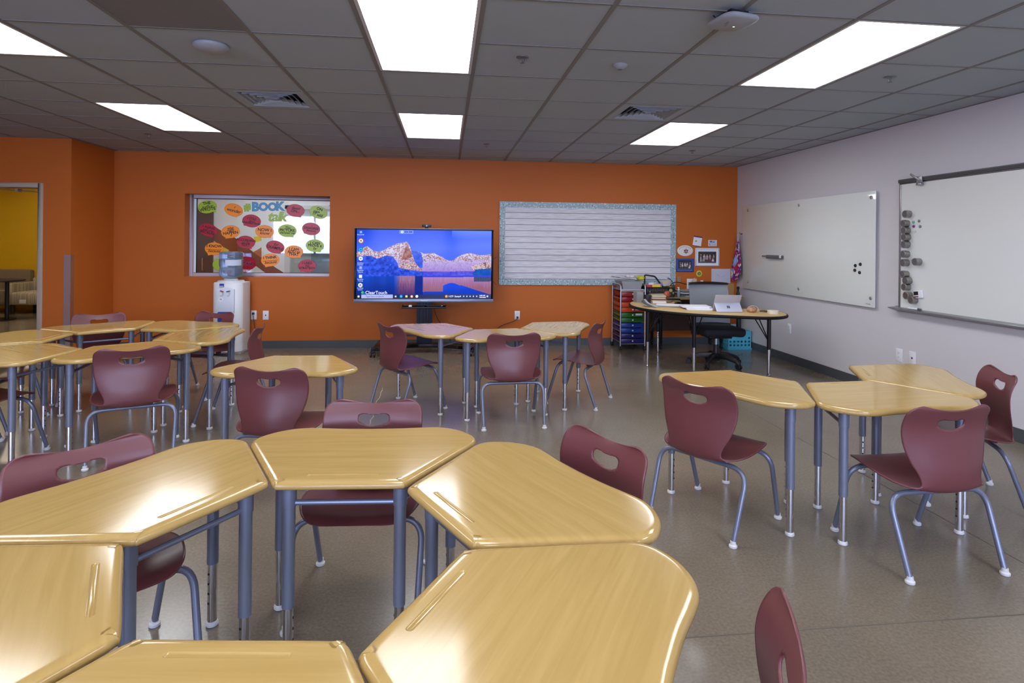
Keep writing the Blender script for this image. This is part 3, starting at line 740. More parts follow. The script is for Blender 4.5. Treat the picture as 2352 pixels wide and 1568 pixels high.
# ------------------------------------------------------------------ bulletin board
BX0, BX1, BZ0, BZ1 = .713, 3.184, .826, 1.951
m_plank = mat('whitewashed_plank_paper', (206, 203, 208), .42, spec=.5)
tc = N(m_plank, 'ShaderNodeTexCoord'); sp = N(m_plank, 'ShaderNodeSeparateXYZ'); L(m_plank, tc.outputs['Object'], sp.inputs[0])
def mth(m, op, a, b=None):
    n = N(m, 'ShaderNodeMath'); n.operation = op
    for i, v in enumerate((a, b)):
        if v is None: continue
        if isinstance(v, (int, float)): n.inputs[i].default_value = v
        else: L(m, v, n.inputs[i])
    return n.outputs[0]
nz = N(m_plank, 'ShaderNodeTexNoise'); nz.inputs['Scale'].default_value = 3; mpp = N(m_plank, 'ShaderNodeMapping'); mpp.inputs['Scale'].default_value = (2, 1, 40)
L(m_plank, tc.outputs['Object'], mpp.inputs[0]); L(m_plank, mpp.outputs[0], nz.inputs['Vector']); nz.inputs['Detail'].default_value = 6
wob = N(m_plank, 'ShaderNodeTexNoise'); wob.inputs['Scale'].default_value = 2.5; L(m_plank, tc.outputs['Object'], wob.inputs['Vector'])
zz = mth(m_plank, 'ADD', mth(m_plank, 'DIVIDE', sp.outputs[2], .0815), mth(m_plank, 'MULTIPLY', wob.outputs['Fac'], .07))
frc = mth(m_plank, 'FRACT', zz)
line = mth(m_plank, 'LESS_THAN', frc, .075)
fl = N(m_plank, 'ShaderNodeTexWhiteNoise'); fl.noise_dimensions = '1D'; L(m_plank, mth(m_plank, 'FLOOR', zz), fl.inputs['W'])
g1 = N(m_plank, 'ShaderNodeValToRGB'); g1.color_ramp.elements[0].position = .25; g1.color_ramp.elements[0].color = lin((178, 174, 178)); g1.color_ramp.elements[1].position = .6; g1.color_ramp.elements[1].color = lin((220, 217, 222))
L(m_plank, mth(m_plank, 'ADD', mth(m_plank, 'MULTIPLY', fl.outputs['Value'], .12), mth(m_plank, 'MULTIPLY', nz.outputs['Fac'], .9)), g1.inputs[0])
mxl = N(m_plank, 'ShaderNodeMix'); mxl.data_type = 'RGBA'; L(m_plank, line, mxl.inputs['Factor']); L(m_plank, g1.outputs[0], mxl.inputs['A']); mxl.inputs['B'].default_value = lin((92, 86, 88))
L(m_plank, mxl.outputs['Result'], bsdf(m_plank).inputs['Base Color'])
bb = thing('bulletin_board', 'wide bulletin board papered with whitewashed planks and a pale teal border', 'bulletin board', ((BX0 + BX1) / 2, YB - .0012, BZ0))
hw_, hh_ = (BX1 - BX0) / 2, BZ1 - BZ0
MB().box((-hw_, -.018, 0), (hw_, 0, hh_)).build('backing_panel', m_plank, bb, smooth=0)
m_bord = mat('pale_teal_border', (186, 208, 212), .45)
tc = N(m_bord, 'ShaderNodeTexCoord'); v1 = N(m_bord, 'ShaderNodeTexVoronoi'); v1.inputs['Scale'].default_value = 42; v2 = N(m_bord, 'ShaderNodeTexVoronoi'); v2.inputs['Scale'].default_value = 26; v2.inputs['Randomness'].default_value = .35
L(m_bord, tc.outputs['Object'], v1.inputs['Vector']); L(m_bord, tc.outputs['Object'], v2.inputs['Vector'])
r1 = N(m_bord, 'ShaderNodeValToRGB'); r1.color_ramp.elements[0].position = .18; r1.color_ramp.elements[0].color = lin((216, 224, 224)); r1.color_ramp.elements[1].position = .4; r1.color_ramp.elements[1].color = lin((150, 172, 178)); L(m_bord, v1.outputs['Distance'], r1.inputs[0])
mb_ = N(m_bord, 'ShaderNodeMix'); mb_.data_type = 'RGBA'; L(m_bord, mth(m_bord, 'LESS_THAN', v2.outputs['Distance'], .23), mb_.inputs['Factor']); L(m_bord, r1.outputs[0], mb_.inputs['A']); mb_.inputs['B'].default_value = lin((70, 92, 110)); L(m_bord, mb_.outputs['Result'], bsdf(m_bord).inputs['Base Color'])
q = .078
for a, b in (((-hw_, 0), (-hw_ + q, hh_)), ((hw_ - q, 0), (hw_, hh_)), ((-hw_ + q, 0), (hw_ - q, q)), ((-hw_ + q, hh_ - q), (hw_ - q, hh_))):
    MB().box((a[0], -.0205, a[1]), (b[0], -.018, b[1])).build('border_frame', m_bord, bb, smooth=0)

# ------------------------------------------------------------------ wall plates
def plate(name, p, nrm, label, kind, w=.072, h=.116, group=None, plug=False):
    """wall plate; local x runs along the wall, y points out of it"""
    t = thing(name, label, 'outlet' if kind == 'duplex' else 'wall plate', p, nrm, group)
    MB().box((-w / 2, -.006, -h / 2), (w / 2, .0006, h / 2)).build('cover_plate', m_whitep, t, bevel=.0025)
    if kind == 'duplex':
        for s in (-1, 1):
            rc = MB().prism([(.017 * math.cos(2 * PI * k / 20), max(-.012, min(.012, .017 * math.sin(2 * PI * k / 20))) + s * .019) for k in range(20)], -.0075, -.005, lambda x, y, z: (x, z, y)).build('receptacle', m_whitep, t, smooth=0)
            sl = MB().box((-.0075, -.0079, s * .019 - .001), (-.0055, -.0074, s * .019 + .007)).box((.0055, -.0079, s * .019 - .001), (.0075, -.0079 + .0005, s * .019 + .007)).lathe([(.0025, 0), (.0025, .0005)], (0, -.0074, s * .019 - .006), 8, axis=(0, -1, 0))
            sl.build('slots', m_dark, rc, smooth=0)
    else:
        MB().box((-.0075, -.0072, -.008), (.0075, -.0055, .007)).build('jack_port', m_dark, t, smooth=0)
    return t
ow = lambda x, y: on_y(x, y, YB)
orr = lambda x, y: on_x(x, y, XR)
plate('power_outlet', ow(583, 723), 0, 'white power outlet with a black plug, right of the water cooler', 'duplex')
plate('data_jack_plate', ow(610.5, 723.5), 0, 'white wall plate with one dark jack, right of the plugged cooler outlet', 'jack')
plate('power_outlet', ow(1188, 723.5), 0, 'white power outlet with a black plug, below the planked bulletin board', 'duplex')
plate('power_outlet', orr(1813, 754), R(-90), 'white power outlet on the grey wall, below the glass board', 'duplex')
plate('power_outlet', orr(2065.5, 815), R(-90), 'white power outlet on the grey wall, below the tins, left of a jack plate', 'duplex')
plate('data_jack_plate', orr(2096, 822), R(-90), 'white wall plate with a dark jack on the grey wall, partly hidden by a desk', 'jack')
def cord(name, pts, r, label, plug=None, m=m_black):
    t = thing(name, label, 'cord', (0, 0, 0))
    MB().tube(spline(pts, 6), r, 8).build('cable', m, t)
    if plug: MB().box((plug.x - .012, plug.y - .04, plug.z - .016), (plug.x + .012, plug.y - .006, plug.z + .012)).build('plug', m, t, bevel=.004)
    return t
p = ow(583, 719); cord('power_cable', [p + Vector((0, -.03, -.01)), p + Vector((.012, -.035, -.1)), p + Vector((.035, -.03, -.25)), p + Vector((.055, -.03, -.33)), p + Vector((.05, -.05, -.398)), p + Vector((.03, -.1, -.408)), p + Vector((-.0, -.12, -.408))], .004, 'black power cord hanging from the outlet beside the water cooler', p)
p = ow(1188, 728); q = on_y(1150, 748, 7.79)
cord('power_cable', [p + Vector((0, -.03, -.01)), p + Vector((-.05, -.035, -.05)), Vector((q.x, 7.76, q.z)), Vector((q.x - .12, 7.75, .16)), Vector((q.x - .18, 7.765, .0046)), Vector((q.x - .26, 7.77, .0046))], .0045, 'black power cord running from the outlet below the bulletin board toward the screen stand', p)

# ------------------------------------------------------------------ water cooler
wx, wy = -2.652, 7.585
wc = thing('water_cooler', 'white floor-standing water cooler below the sticker-covered window', 'water cooler', (wx, wy, 0))
hx, hy = .176, .165
def dshape(hx, hy, bow, r):
    pts = []
    for k in range(13):
        an = PI + PI * k / 12
        pts.append((hx * math.cos(an) if 1 else 0, -hy + bow * (1 + math.sin(an)) * 1.0))
    pts = [(-hx, hy), (-hx, -hy + bow)] + [(-hx * math.cos(PI * k / 16), -hy + bow - bow * math.sin(PI * k / 16)) for k in range(1, 16)] + [(hx, -hy + bow), (hx, hy)]
    return pts
body = MB().prism(dshape(hx, hy, .075, .02), .02, .872)
body.build('body', m_whitep, wc, bevel=.012, seg=3)
MB().box((-hx + .02, -hy + .06, 0), (hx - .02, hy - .02, .03)).build('plinth', m_whitep, wc)
MB().lathe([(.155, .868), (.155, .884), (.145, .894), (.085, .896), (.075, .915), (0, .915)], (0, -.01, 0), 32).build('bottle_collar', m_whitep, wc)
pn = MB(); yf = -hy - .006
arch = [(-.115, .50), (.095, .50)] + [(.095 - .21 * k / 10, .795 + .022 * math.sin(PI * k / 10)) for k in range(11)]
pn.prism(arch, yf - .006, yf + .05, lambda x, y, z: (x, z, y)); pn.build('front_panel', mat('cool_white_plastic', (214, 219, 230), .35), wc, bevel=.006)
for nm, x, m1 in (('hot_tap', -.045, mat('red_tap', (150, 40, 30), .4)), ('cold_tap', .030, mat('blue_tap', (24, 40, 90), .4))):
    tp = MB().lathe([(.014, -.045), (.012, .0)], (x, yf - .008, .752 - .0), 12).lathe([(.016, 0), (.016, .03)], (x, yf - .006, .74), 14, axis=(0, -1, 0)).build(nm, m_whitep, wc)
    lv = MB().box((x - .010, yf - .055, .765), (x + .026, yf - .02, .777), Matrix.Rotation(R(25 if 'hot' in nm else -12), 3, 'Y')); lv.build('tap_lever', m1, tp, bevel=.003)
MB().box((-.075, yf - .004 - .004, .842 - .02), (-.027, yf + .03, .842 + .02), ).build('badge', mat('navy_badge', (26, 62, 140), .4), wc)
MB().box((-.072, yf - .0095, .828), (-.030, yf - .0075, .835)).build('badge_stripe', m_whitep, wc, smooth=0)
MB().lathe([(.028, 0), (.028, .002)], (-.058, yf - .006, .672), 20, axis=(0, -1, 0)).build('round_sticker', m_paper, wc)
text('sticker_mark', '≈', .05, m_ink, wc, T(-.058, yf - .0085, .672) @ BACKM, .0002)
MB().box((-.09, yf - .03, .36), (.07, yf + .03, .52)).build('drip_alcove', mat('blue_drip_tray', (36, 70, 170), .4), wc, bevel=.01)
m_bot = mat('blue_bottle_plastic', (168, 190, 228), .12, trans=.72, ior=1.2)
wb = thing('water_bottle', 'blue tinted five gallon water bottle upturned on the white cooler', 'water bottle', (wx, wy - .01, .915))
BP = [(0, .0005), (.02, .0005), (.07, .004), (.115, .022), (.133, .05), (.137, .09), (.134, .13), (.128, .142), (.134, .154), (.137, .19), (.137, .235), (.131, .246), (.137, .258), (.138, .285), (.139, .30), (.134, .318), (.118, .331), (.06, .334), (0, .330)]
MB().lathe([(v.x, v.y) for v in spline([Vector((a, b, 0)) for a, b in BP], 3)], (0, 0, 0), 40).build('bottle_shell', m_bot, wb, smooth=60)
lb = MB(); n = 14
for k in range(n):
    a0, a1 = R(-100 + 85 * k / n), R(-100 + 85 * (k + 1) / n)
    r = .1385
    lb.add([(r * math.cos(a0), r * math.sin(a0), .165), (r * math.cos(a1), r * math.sin(a1), .165), (r * math.cos(a1), r * math.sin(a1), .235), (r * math.cos(a0), r * math.sin(a0), .235)], [(0, 1, 2, 3)])
lb.build('paper_label', mat('pale_blue_label', (206, 216, 236), .5), wb, smooth=60)

# ------------------------------------------------------------------ wall screen on its wheeled stand
def hash2(x, y):
    n = math.sin(x * 127.1 + y * 311.7) * 43758.5453; return n - math.floor(n)
def vnoise(x, y):
    xi, yi = math.floor(x), math.floor(y); fx, fy = x - xi, y - yi
    fx, fy = fx * fx * (3 - 2 * fx), fy * fy * (3 - 2 * fy)
    a, b, c, d = hash2(xi, yi), hash2(xi + 1, yi), hash2(xi, yi + 1), hash2(xi + 1, yi + 1)
    return a + (b - a) * fx + (c - a) * fy + (a - b - c + d) * fx * fy
def fbm(x, y): return .5 * vnoise(x, y) + .27 * vnoise(x * 2.1, y * 2.1) + .15 * vnoise(x * 4.3, y * 4.3) + .08 * vnoise(x * 9, y * 9)
def inpoly(x, y, P):
    r = False; j = len(P) - 1
    for i in range(len(P)):
        if (P[i][1] > y) != (P[j][1] > y) and x < (P[j][0] - P[i][0]) * (y - P[i][1]) / (P[j][1] - P[i][1]) + P[i][0]: r = not r
        j = i
    return r
def mixc(a, b, t): t = max(0, min(1, t)); return tuple(a[i] + (b[i] - a[i]) * t for i in range(3))
def painted(name, w, h, nx, ny, fn, m, parent, mtx):
    """flat printed or lit picture: a grid whose vertex colours hold the image fn(u, v), v down"""
    vs = [mtx @ Vector((w * (i / nx - .5), h * (.5 - j / ny), 0)) for j in range(ny + 1) for i in range(nx + 1)]
    fs = [(j * (nx + 1) + i, (j + 1) * (nx + 1) + i, (j + 1) * (nx + 1) + i + 1, j * (nx + 1) + i + 1) for j in range(ny) for i in range(nx)]
    me = bpy.data.meshes.new(name); me.from_pydata(vs, [], fs); me.materials.append(m)
    at = me.color_attributes.new('col', 'FLOAT_COLOR', 'POINT')
    buf = []
    for j in range(ny + 1):
        for i in range(nx + 1): buf += list(lin(fn(i / nx, j / ny)))
    at.data.foreach_set('color', buf)
    o = bpy.data.objects.new(name, me); COL.objects.link(o); o.parent = parent; return o
RIDGE = [(180, 440), (210, 428), (250, 390), (285, 377), (320, 400), (345, 425), (400, 436), (450, 420), (520, 380), (590, 350), (640, 341), (688, 332), (705, 358), (725, 395), (745, 428), (790, 430), (830, 442), (860, 456), (900, 455), (965, 449), (990, 463), (1050, 490), (1085, 515), (1130, 530), (1170, 524), (1200, 495), (1260, 465), (1330, 450), (1380, 460), (1440, 474), (1500, 470), (1563, 465)]
SH1 = [(180, 490), (262, 478), (330, 480), (385, 508), (480, 472), (540, 482), (590, 545), (605, 600), (700, 622), (850, 642), (860, 700), (180, 700)]
SH2 = [(720, 385), (745, 428), (790, 430), (835, 450), (852, 530), (848, 605), (815, 600), (772, 545), (742, 470)]
ROCK = [(672, 380), (700, 378), (738, 450), (740, 490), (690, 520), (640, 520), (655, 440)]
SPK = [(608, 575), (640, 560), (750, 548), (835, 608), (760, 612), (610, 606)]
FAR = [(1340, 590), (1440, 560), (1563, 540), (1563, 640), (1380, 630)]
TREE = [(1365, 660), (1400, 620), (1563, 610), (1563, 735), (1400, 725)]
def desktop(u, v):
    X = 180 + u * 1383; yt = 203 + 22 * u; Y = yt + v * (918 - yt)
    n1, n2 = fbm(X / 26, Y / 22), fbm(X / 9 + 40, Y / 8)
    if Y > 878:
        c = mixc((26, 34, 70), (52, 66, 130), (X - 180) / 1100)
        if 232 < X < 550: c = (178, 188, 244)
        return c
    ry = 470
    for (x0, y0), (x1, y1) in zip(RIDGE, RIDGE[1:]):
        if x0 <= X <= x1: ry = y0 + (y1 - y0) * (X - x0) / (x1 - x0)
    ry += (n2 - .5) * 12
    if Y < ry:
        c = mixc((16, 66, 224), (72, 106, 250), (Y - 200) / 230 + u * .25)
        if 610 < X < 752 and 213 < Y < 250: c = (108, 140, 250)
        if X > 1150 and Y < 300: c = mixc(c, (150, 176, 250), .45 * (1 - (Y - 220) / 90))  # window reflection painted into the top right of the picture
        return c
    if Y < 690 - 8 * u:
        if inpoly(X, Y, TREE): return mixc((14, 70, 190), (20, 110, 170), n1 * 1.6 - .4)
        if inpoly(X, Y, SH2): return mixc((30, 62, 190), (62, 100, 236), n1 * 1.4)
        if inpoly(X, Y, SH1): return mixc((20, 50, 170), (58, 98, 250), n1 * 2.2 - .5)
        if inpoly(X, Y, ROCK): return mixc((120, 66, 62), (176, 120, 110), n1 * 2 - .4)
        if inpoly(X, Y, SPK) or inpoly(X, Y, FAR): return mixc((104, 72, 62), (214, 186, 196), (n2 - .42) * 5 + .5)
        if X > 850 and Y > 640: return mixc((52, 64, 214), (110, 100, 226), n1 * 1.5 - .2)
        snow = mixc((206, 204, 240), (168, 136, 214), (Y - 470) / 170)
        rk = .40 if Y > 530 and X > 880 else .54
        if n2 < rk - .04 and (Y < 545 or X < 850): return mixc((132, 84, 70), (176, 128, 118), n1 * 1.5)
        return mixc(snow, (140, 110, 180), (.52 - n2) * 2.2)
    if X > 850 and Y < 700: return (50, 70, 224)
    # lake
    base = mixc((16, 84, 226), (12, 44, 150), (Y - 690) / 190)
    if X < 560: base = mixc(base, (8, 34, 110), .6 * fbm(X / 60, 3))
    st = fbm(X / 7, Y / 90)
    if 560 < X < 770: c = mixc((158, 112, 150), (92, 54, 110), (Y - 700) / 150 + (st - .5)); return mixc(base, c, min(1, (X - 560) / 60) * (1 - max(0, (Y - 840) / 120)))
    if 770 <= X < 852: return (10, 40, 140)
    if X >= 852:
        lim = 850 if X < 1060 else (790 - 30 * math.sin((X - 1060) / 180 * PI) if X < 1240 else 780 + (X - 1240) * .32)
        if X > 1380 and Y < 748 - (X - 1380) * .02: return mixc((30, 70, 150), (96, 80, 90), fbm(X / 8, Y / 20) * 1.8 - .4)
        if Y < lim: return mixc((176, 130, 190), (150, 96, 124), (Y - 700) / 110 + (st - .5) * .8)
        return mixc((16, 70, 230), (20, 60, 190), (Y - 780) / 100)
    return base
TVY = 7.30
tl_, tr_ = on_y(814, 522, TVY), on_y(1134, 527, TVY); bz = (on_y(813, 693, TVY).z + on_y(1134, 694, TVY).z) / 2
X0, X1, Z1, Z0 = tl_.x, tr_.x, (tl_.z + tr_.z) / 2, bz
tv = thing('touch_screen', 'large flat touch screen showing snowy mountains over a lake, on a wheeled stand', 'screen', ((X0 + X1) / 2, TVY, Z0))
W_, H_ = X1 - X0, Z1 - Z0
hw_ = W_ / 2
m_bez = mat('dark_screen_bezel', (20, 23, 32), .3); m_sil = mat('silver_bezel', (126, 136, 156), .3, .6)
MB().box((-hw_ + .005, .02, .03), (hw_ - .005, .095, H_ - .004)).build('housing', m_bez, tv, bevel=.006)
bz_ = MB(); sx0, sx1, sz0, sz1 = -hw_ + .030, hw_ - .026, .047, H_ - .022
for a, b in (((-hw_, .0), (sx0, H_)), ((sx1, 0), (hw_, H_)), ((sx0, 0), (sx1, sz0)), ((sx0, sz1), (sx1, H_))): bz_.box((a[0], 0, a[1]), (b[0], .03, b[1]))
bz_.build('bezel', m_bez, tv, bevel=.002)
MB().box((-hw_ - .002, -.008, -.002), (hw_ + .002, .03, .036)).build('lower_trim', m_sil, tv, bevel=.003)
MB().box((-hw_, -.002, H_ - .008), (hw_, .03, H_ + .002)).build('upper_trim', mat('grey_trim', (120, 116, 124), .35, .4), tv, bevel=.002)
m_scr = vcol('screen_picture', rough=.1, emit=.42, spec=.12)
sw, sh = sx1 - sx0, sz1 - sz0; sc0 = Vector(((sx0 + sx1) / 2, .0025, (sz0 + sz1) / 2))
screen = painted('screen', sw, sh, 340, 176, desktop, m_scr, tv, T(*sc0) @ BACKM)
m_wl = emis('screen_white', (235, 238, 255), .5); m_dl = emis('screen_dark_text', (20, 30, 80), .4)
def sp_(X, Y, d=.0008):
    u = (X - 180) / 1383; yt = 203 + 22 * u; v = (Y - yt) / (918 - yt)
    return Vector((sx0 + u * sw, .0025 - d, sz1 - v * sh))
kz = sw / 1383
def stext(s, X, Y, sz, m=None, bold=0, align='LEFT', nm='screen_text'):
    p = sp_(X, Y); text(nm, s, sz * kz, m or m_wl, screen, T(p.x, p.y, p.z) @ BACKM, .0001, align=align, bold=bold)
stext('ClearTouch', 270, 860, 46, bold=.0004); stext('Type here to search', 275, 899, 22, m_dl); stext('554 354', 660, 231, 24, m_dl, .0008); stext('112°F  Sunny', 1118, 899, 22, bold=.0008); stext('8:48 AM', 1443, 890, 17, bold=.0006); stext('7/27/2023', 1440, 909, 17, bold=.0006)
for y, a, b in ((258, 'Recycle Bin', ''), (552, 'Snowflake', 'Launcher'), (628, 'Snowflake', 'Tutorial'), (720, 'Snowflake', 'Training'), (812, 'Snowflake', 'Updater')):
    stext(a, 219, y, 15, align='CENTER')
    if b: stext(b, 219, y + 17, 15, align='CENTER')
def icon(X, Y, r, cols, n=24, rot=0):
    s = 0
    for k, (c, rr) in enumerate(cols):
        p = sp_(X, Y, .0008 + .0003 * k)
        MB().prism([(p.x + rr * r * kz * math.cos(2 * PI * i / n + rot), p.z + rr * r * kz * math.sin(2 * PI * i / n + rot)) for i in range(n)], p.y - .0001, p.y, lambda x, y, z: (x, z, y)).build('screen_icon', emis('icon_colour', c, .5), screen, smooth=0)
icon(222, 321, 26, [((226, 70, 50), 1), ((240, 210, 90), .8), ((255, 255, 255), .5), ((40, 110, 230), .38)]); icon(222, 412, 24, [((20, 120, 200), 1), ((70, 220, 200), .62), ((30, 80, 180), .4)])
icon(221, 506, 23, [((228, 232, 250), 1), ((120, 140, 220), .45)], 6, PI / 6); icon(222, 600, 23, [((110, 136, 232), 1), ((170, 186, 246), .5)], 4, PI / 4); icon(221, 690, 22, [((226, 230, 250), 1)], 4, PI / 4); icon(220, 781, 24, [((222, 228, 250), 1), ((120, 140, 214), .5)], 6, PI / 6)
icon(221, 231, 16, [((140, 170, 250), 1)], 4, PI / 4); icon(637, 231, 13, [((240, 240, 250), 1), ((60, 80, 160), .4)]); icon(243, 858, 14, [((70, 190, 90), 1)]); icon(258, 864, 12, [((30, 90, 200), 1)])
icon(203, 899, 13, [((240, 242, 255), 1)], 4, PI / 4); icon(577, 899, 11, [((230, 232, 250), 1)], 4, PI / 4); icon(633, 898, 16, [((30, 130, 220), 1), ((80, 210, 220), .5)]); icon(687, 898, 15, [((240, 214, 130), 1)], 4, PI / 4); icon(741, 899, 15, [((220, 70, 60), 1), ((250, 220, 100), .75), ((250, 250, 250), .45)]); icon(793, 898, 14, [((250, 250, 252), 1)])
icon(1097, 898, 13, [((240, 170, 90), 1)]); icon(1525, 898, 11, [((235, 238, 252), 1)], 4, PI / 4)
for X in (1243, 1277, 1310, 1344, 1378, 1413): icon(X, 898, 8, [((225, 230, 250), 1)], 4, PI / 4)
text('maker_mark', 'ClearTouch', .018, m_whitep, tv, T(0, -.0085, .017) @ BACKM, .0003)
ant = MB()
for z0, z1 in ((.53, .56), (.26, .21)): ant.tube([(hw_ - .004, .05, H_ * .0 + z0), (hw_ + .045, .05, z1)], .003, 6)
for k, (z0, z1) in enumerate(((.53, .565), (.265, .215))): MB().tube([(hw_ - .01, .05, z0), (hw_ + .045, .05, z1)], .003, 6).build('antenna', m_black, tv)
# stand: a separate thing, the screen could be lifted off it
cxx = (X0 + X1) / 2
st = thing('screen_stand', 'black wheeled stand carrying the large touch screen', 'stand', (cxx, 7.36, 0))
cl = MB().box((-.095, .045, .06), (.095, .125, 1.25))
for x in (-.06, -.02, .02, .06): cl.box((x - .008, .040, .2), (x + .008, .046, 1.2))
cl.build('column', mat('navy_black_metal', (30, 36, 50), .4, .3), st, bevel=.003)
bs = MB()
pl = fillet([(-.62, -.22, .075), (-.52, -.18, .085), (-.15, .02, .095), (.15, .02, .095), (.52, -.18, .085), (.62, -.22, .075)], .2, 6)
for a, b in zip(pl, pl[1:]): bs.prism([(a.x, a.y - .035), (b.x, b.y - .035), (b.x, b.y + .045), (a.x, a.y + .045)], .075, .115)
bs.box((-.60, -.22, .085), (-.52, .36, .112)); bs.box((.52, -.22, .085), (.60, .36, .112)); bs.box((-.55, .05, .08), (.55, .12, .112))
bs.build('base', m_blackm, st, bevel=.003)
for x in (-.6, .6):
    for y in (-.235, .345):
        c = MB().lathe([(.016, .075), (.016, .09)], (x, y, 0), 12).box((x - .022, y - .016, .045), (x + .022, y + .016, .078))
        c.build('caster_fork', m_blackm, st, bevel=.004)
        w_ = MB()
        for s in (-1, 1): w_.lathe([(.0, -.011), (.030, -.011), (.034, -.007), (.034, .007), (.030, .011), (0, .011)], (x + s * .021, y - .008, .034), 20, axis=(1, 0, 0))
        w_.build('caster_wheel', m_black, st)
sz_ = on_y(975, 705, 7.25).z
MB().box((-.27, -.17, sz_ - .012), (.27, .045, sz_)).box((-.27, -.17, sz_), (-.262, .045, sz_ + .014)).box((.262, -.17, sz_), (.27, .045, sz_ + .014)).box((-.27, -.172, sz_ - .012), (.27, -.166, sz_ + .008)).build('tray', m_blackm, st, bevel=.002)
MB().box((-.3, .0362, .9), (.3, .05, 1.2)).build('screen_bracket', m_blackm, st, bevel=.002)
cord('cable', [(cxx + .12, 7.42, .60), (cxx + .125, 7.45, .52), (cxx + .17, 7.5, .40), (cxx + .24, 7.54, .30), (cxx + .31, 7.58, .2), (cxx + .33, 7.62, .10), (cxx + .34, 7.66, .02), (cxx + .36, 7.72, .0045)], .0035, 'thin dark cable trailing from the screen stand tray to the floor')
wbc = on_y(980, 519, TVY)
wcm = thing('webcam', 'black bar webcam clipped on top of the touch screen', 'webcam', (wbc.x, TVY + .02, Z1 + .002))
MB().box((-.058, -.025, .016), (.058, .02, .046)).build('camera_body', m_black, wcm, bevel=.006)
MB().box((-.022, -.02, 0), (.022, .03, .018)).build('clip', m_dark, wcm, bevel=.002)
MB().lathe([(.01, 0), (.01, .003)], (0, -.025, .031), 16, axis=(0, -1, 0)).build('lens', mat('lens_glass', (16, 18, 30), .08), wcm)
for k, (x0, x1, y, lab) in enumerate(((-.05, .10, -.1, 'black stylus lying on the screen stand tray'),)):
    s = thing('stylus', lab, 'stylus', (cxx + .12, 7.30, sz_))
    MB().tube([(-.09, 0, .008), (.09, .012, .008)], .0065, 10).build('barrel', m_black, s); MB().tube([(.09, .012, .008), (.105, .013, .008)], .0045, 10).build('tip', m_whitep, s)
s = thing('adapter_plug', 'small white adapter on the left of the screen stand tray', 'adapter', (cxx - .17, 7.28, sz_))
MB().box((-.02, -.012, 0), (.02, .012, .022)).build('adapter_body', m_whitep, s, bevel=.004)

# ------------------------------------------------------------------ ceiling devices
def sprinkler(x, y, lab):
    p = on_z(x, y, CEIL - .012)
    t = thing('fire_sprinkler', lab, 'sprinkler', (p.x, p.y, CEIL), 0, 'ceiling sprinklers')
    MB().lathe([(.038, -.0005), (.036, -.005), (.020, -.009), (.012, -.010)], (0, 0, 0), 24).build('escutcheon', mat('dull_chrome', (120, 120, 122), .35, .7) if 'dull_chrome' not in MATS else MATS['dull_chrome'], t)
    MB().tube([(-.009, 0, -.008), (-.012, 0, -.022), (0, 0, -.034)], .002, 6).tube([(.009, 0, -.008), (.012, 0, -.022), (0, 0, -.034)], .002, 6).tube([(0, 0, -.008), (0, 0, -.03)], .0022, 8).build('frame_arms', MATS['dull_chrome'], t)
    MB().lathe([(.0, -.034), (.014, -.034), (.0145, -.036), (0, -.0365)], (0, 0, 0), 16).build('deflector', MATS['dull_chrome'], t)
sprinkler(1200, 136, 'ceiling sprinkler near the top middle, left of a small round sensor'); sprinkler(2044, 181, 'ceiling sprinkler at the right, above the larger whiteboard'); sprinkler(1118, 333, 'ceiling sprinkler above the right edge of the touch screen'); sprinkler(1590, 348, 'ceiling sprinkler near the far right corner'); sprinkler(340, 310, 'ceiling sprinkler near the orange alcove')
p = on_z(485, 108, CEIL - .015)
ap = thing('ceiling_access_point', 'round domed white wireless access point on the left of the ceiling', 'access point', (p.x, p.y, CEIL))
MB().lathe([(.088, -.0005), (.095, -.008), (.094, -.016), (.085, -.028), (.06, -.039), (.03, -.044), (0, -.045)], (0, 0, 0), 40).build('dome', mat('grey_white_shell', (150, 153, 158), .45), ap)
p = on_z(1683, 55, CEIL - .05)
ap = thing('ceiling_access_point', 'rounded square white wireless access point hanging below the ceiling at upper right', 'access point', (p.x, p.y, CEIL), R(12))
def rsq(h, r, n=6):
    out = []
    for k, (sx, sy) in enumerate(((1, 1), (-1, 1), (-1, -1), (1, -1))):
        for i in range(n + 1):
            an = PI / 2 * (k + i / n); out.append((sx * (h - r) + r * math.cos(an), sy * (h - r) + r * math.sin(an)))
    return out
sh = MB(); rings = [(.085, -.026), (.097, -.032), (.099, -.040), (.094, -.048), (.08, -.053)]
vs = []; n_ = len(rsq(1, .3))
for h, z in rings: vs += [(x, y, z) for x, y in rsq(h, h * .55)]
fs = [(k * n_ + i, k * n_ + (i + 1) % n_, (k + 1) * n_ + (i + 1) % n_, (k + 1) * n_ + i) for k in range(len(rings) - 1) for i in range(n_)] + [tuple(range(n_)), tuple((len(rings) - 1) * n_ + i for i in range(n_))]
sh.add(vs, fs).build('shell', MATS['grey_white_shell'], ap, smooth=50)
MB().box((-.05, -.05, -.028), (.05, .05, -.0005)).build('mount', m_dark, ap)
MB().tube([(-.06, .03, -.03), (-.075, .05, -.0005)], .003, 6).build('pigtail', m_black, ap)
text('maker_mark', 'aruba', .026, mat('faint_print', (120, 120, 122), .5), ap, T(-.035, .005, -.0534) @ Matrix.Rotation(R(65), 4, 'Z') @ Matrix.Rotation(PI, 4, 'Y'), .0003)
MB().box((.02, .02, -.0535), (.028, .026, -.053)).build('status_light', emis('green_white_led', (220, 240, 190), 2), ap, smooth=0)
p = on_z(1424, 152, CEIL - .01)
sn = thing('ceiling_sensor', 'small white cone-shaped sensor on the ceiling', 'sensor', (p.x, p.y, CEIL))
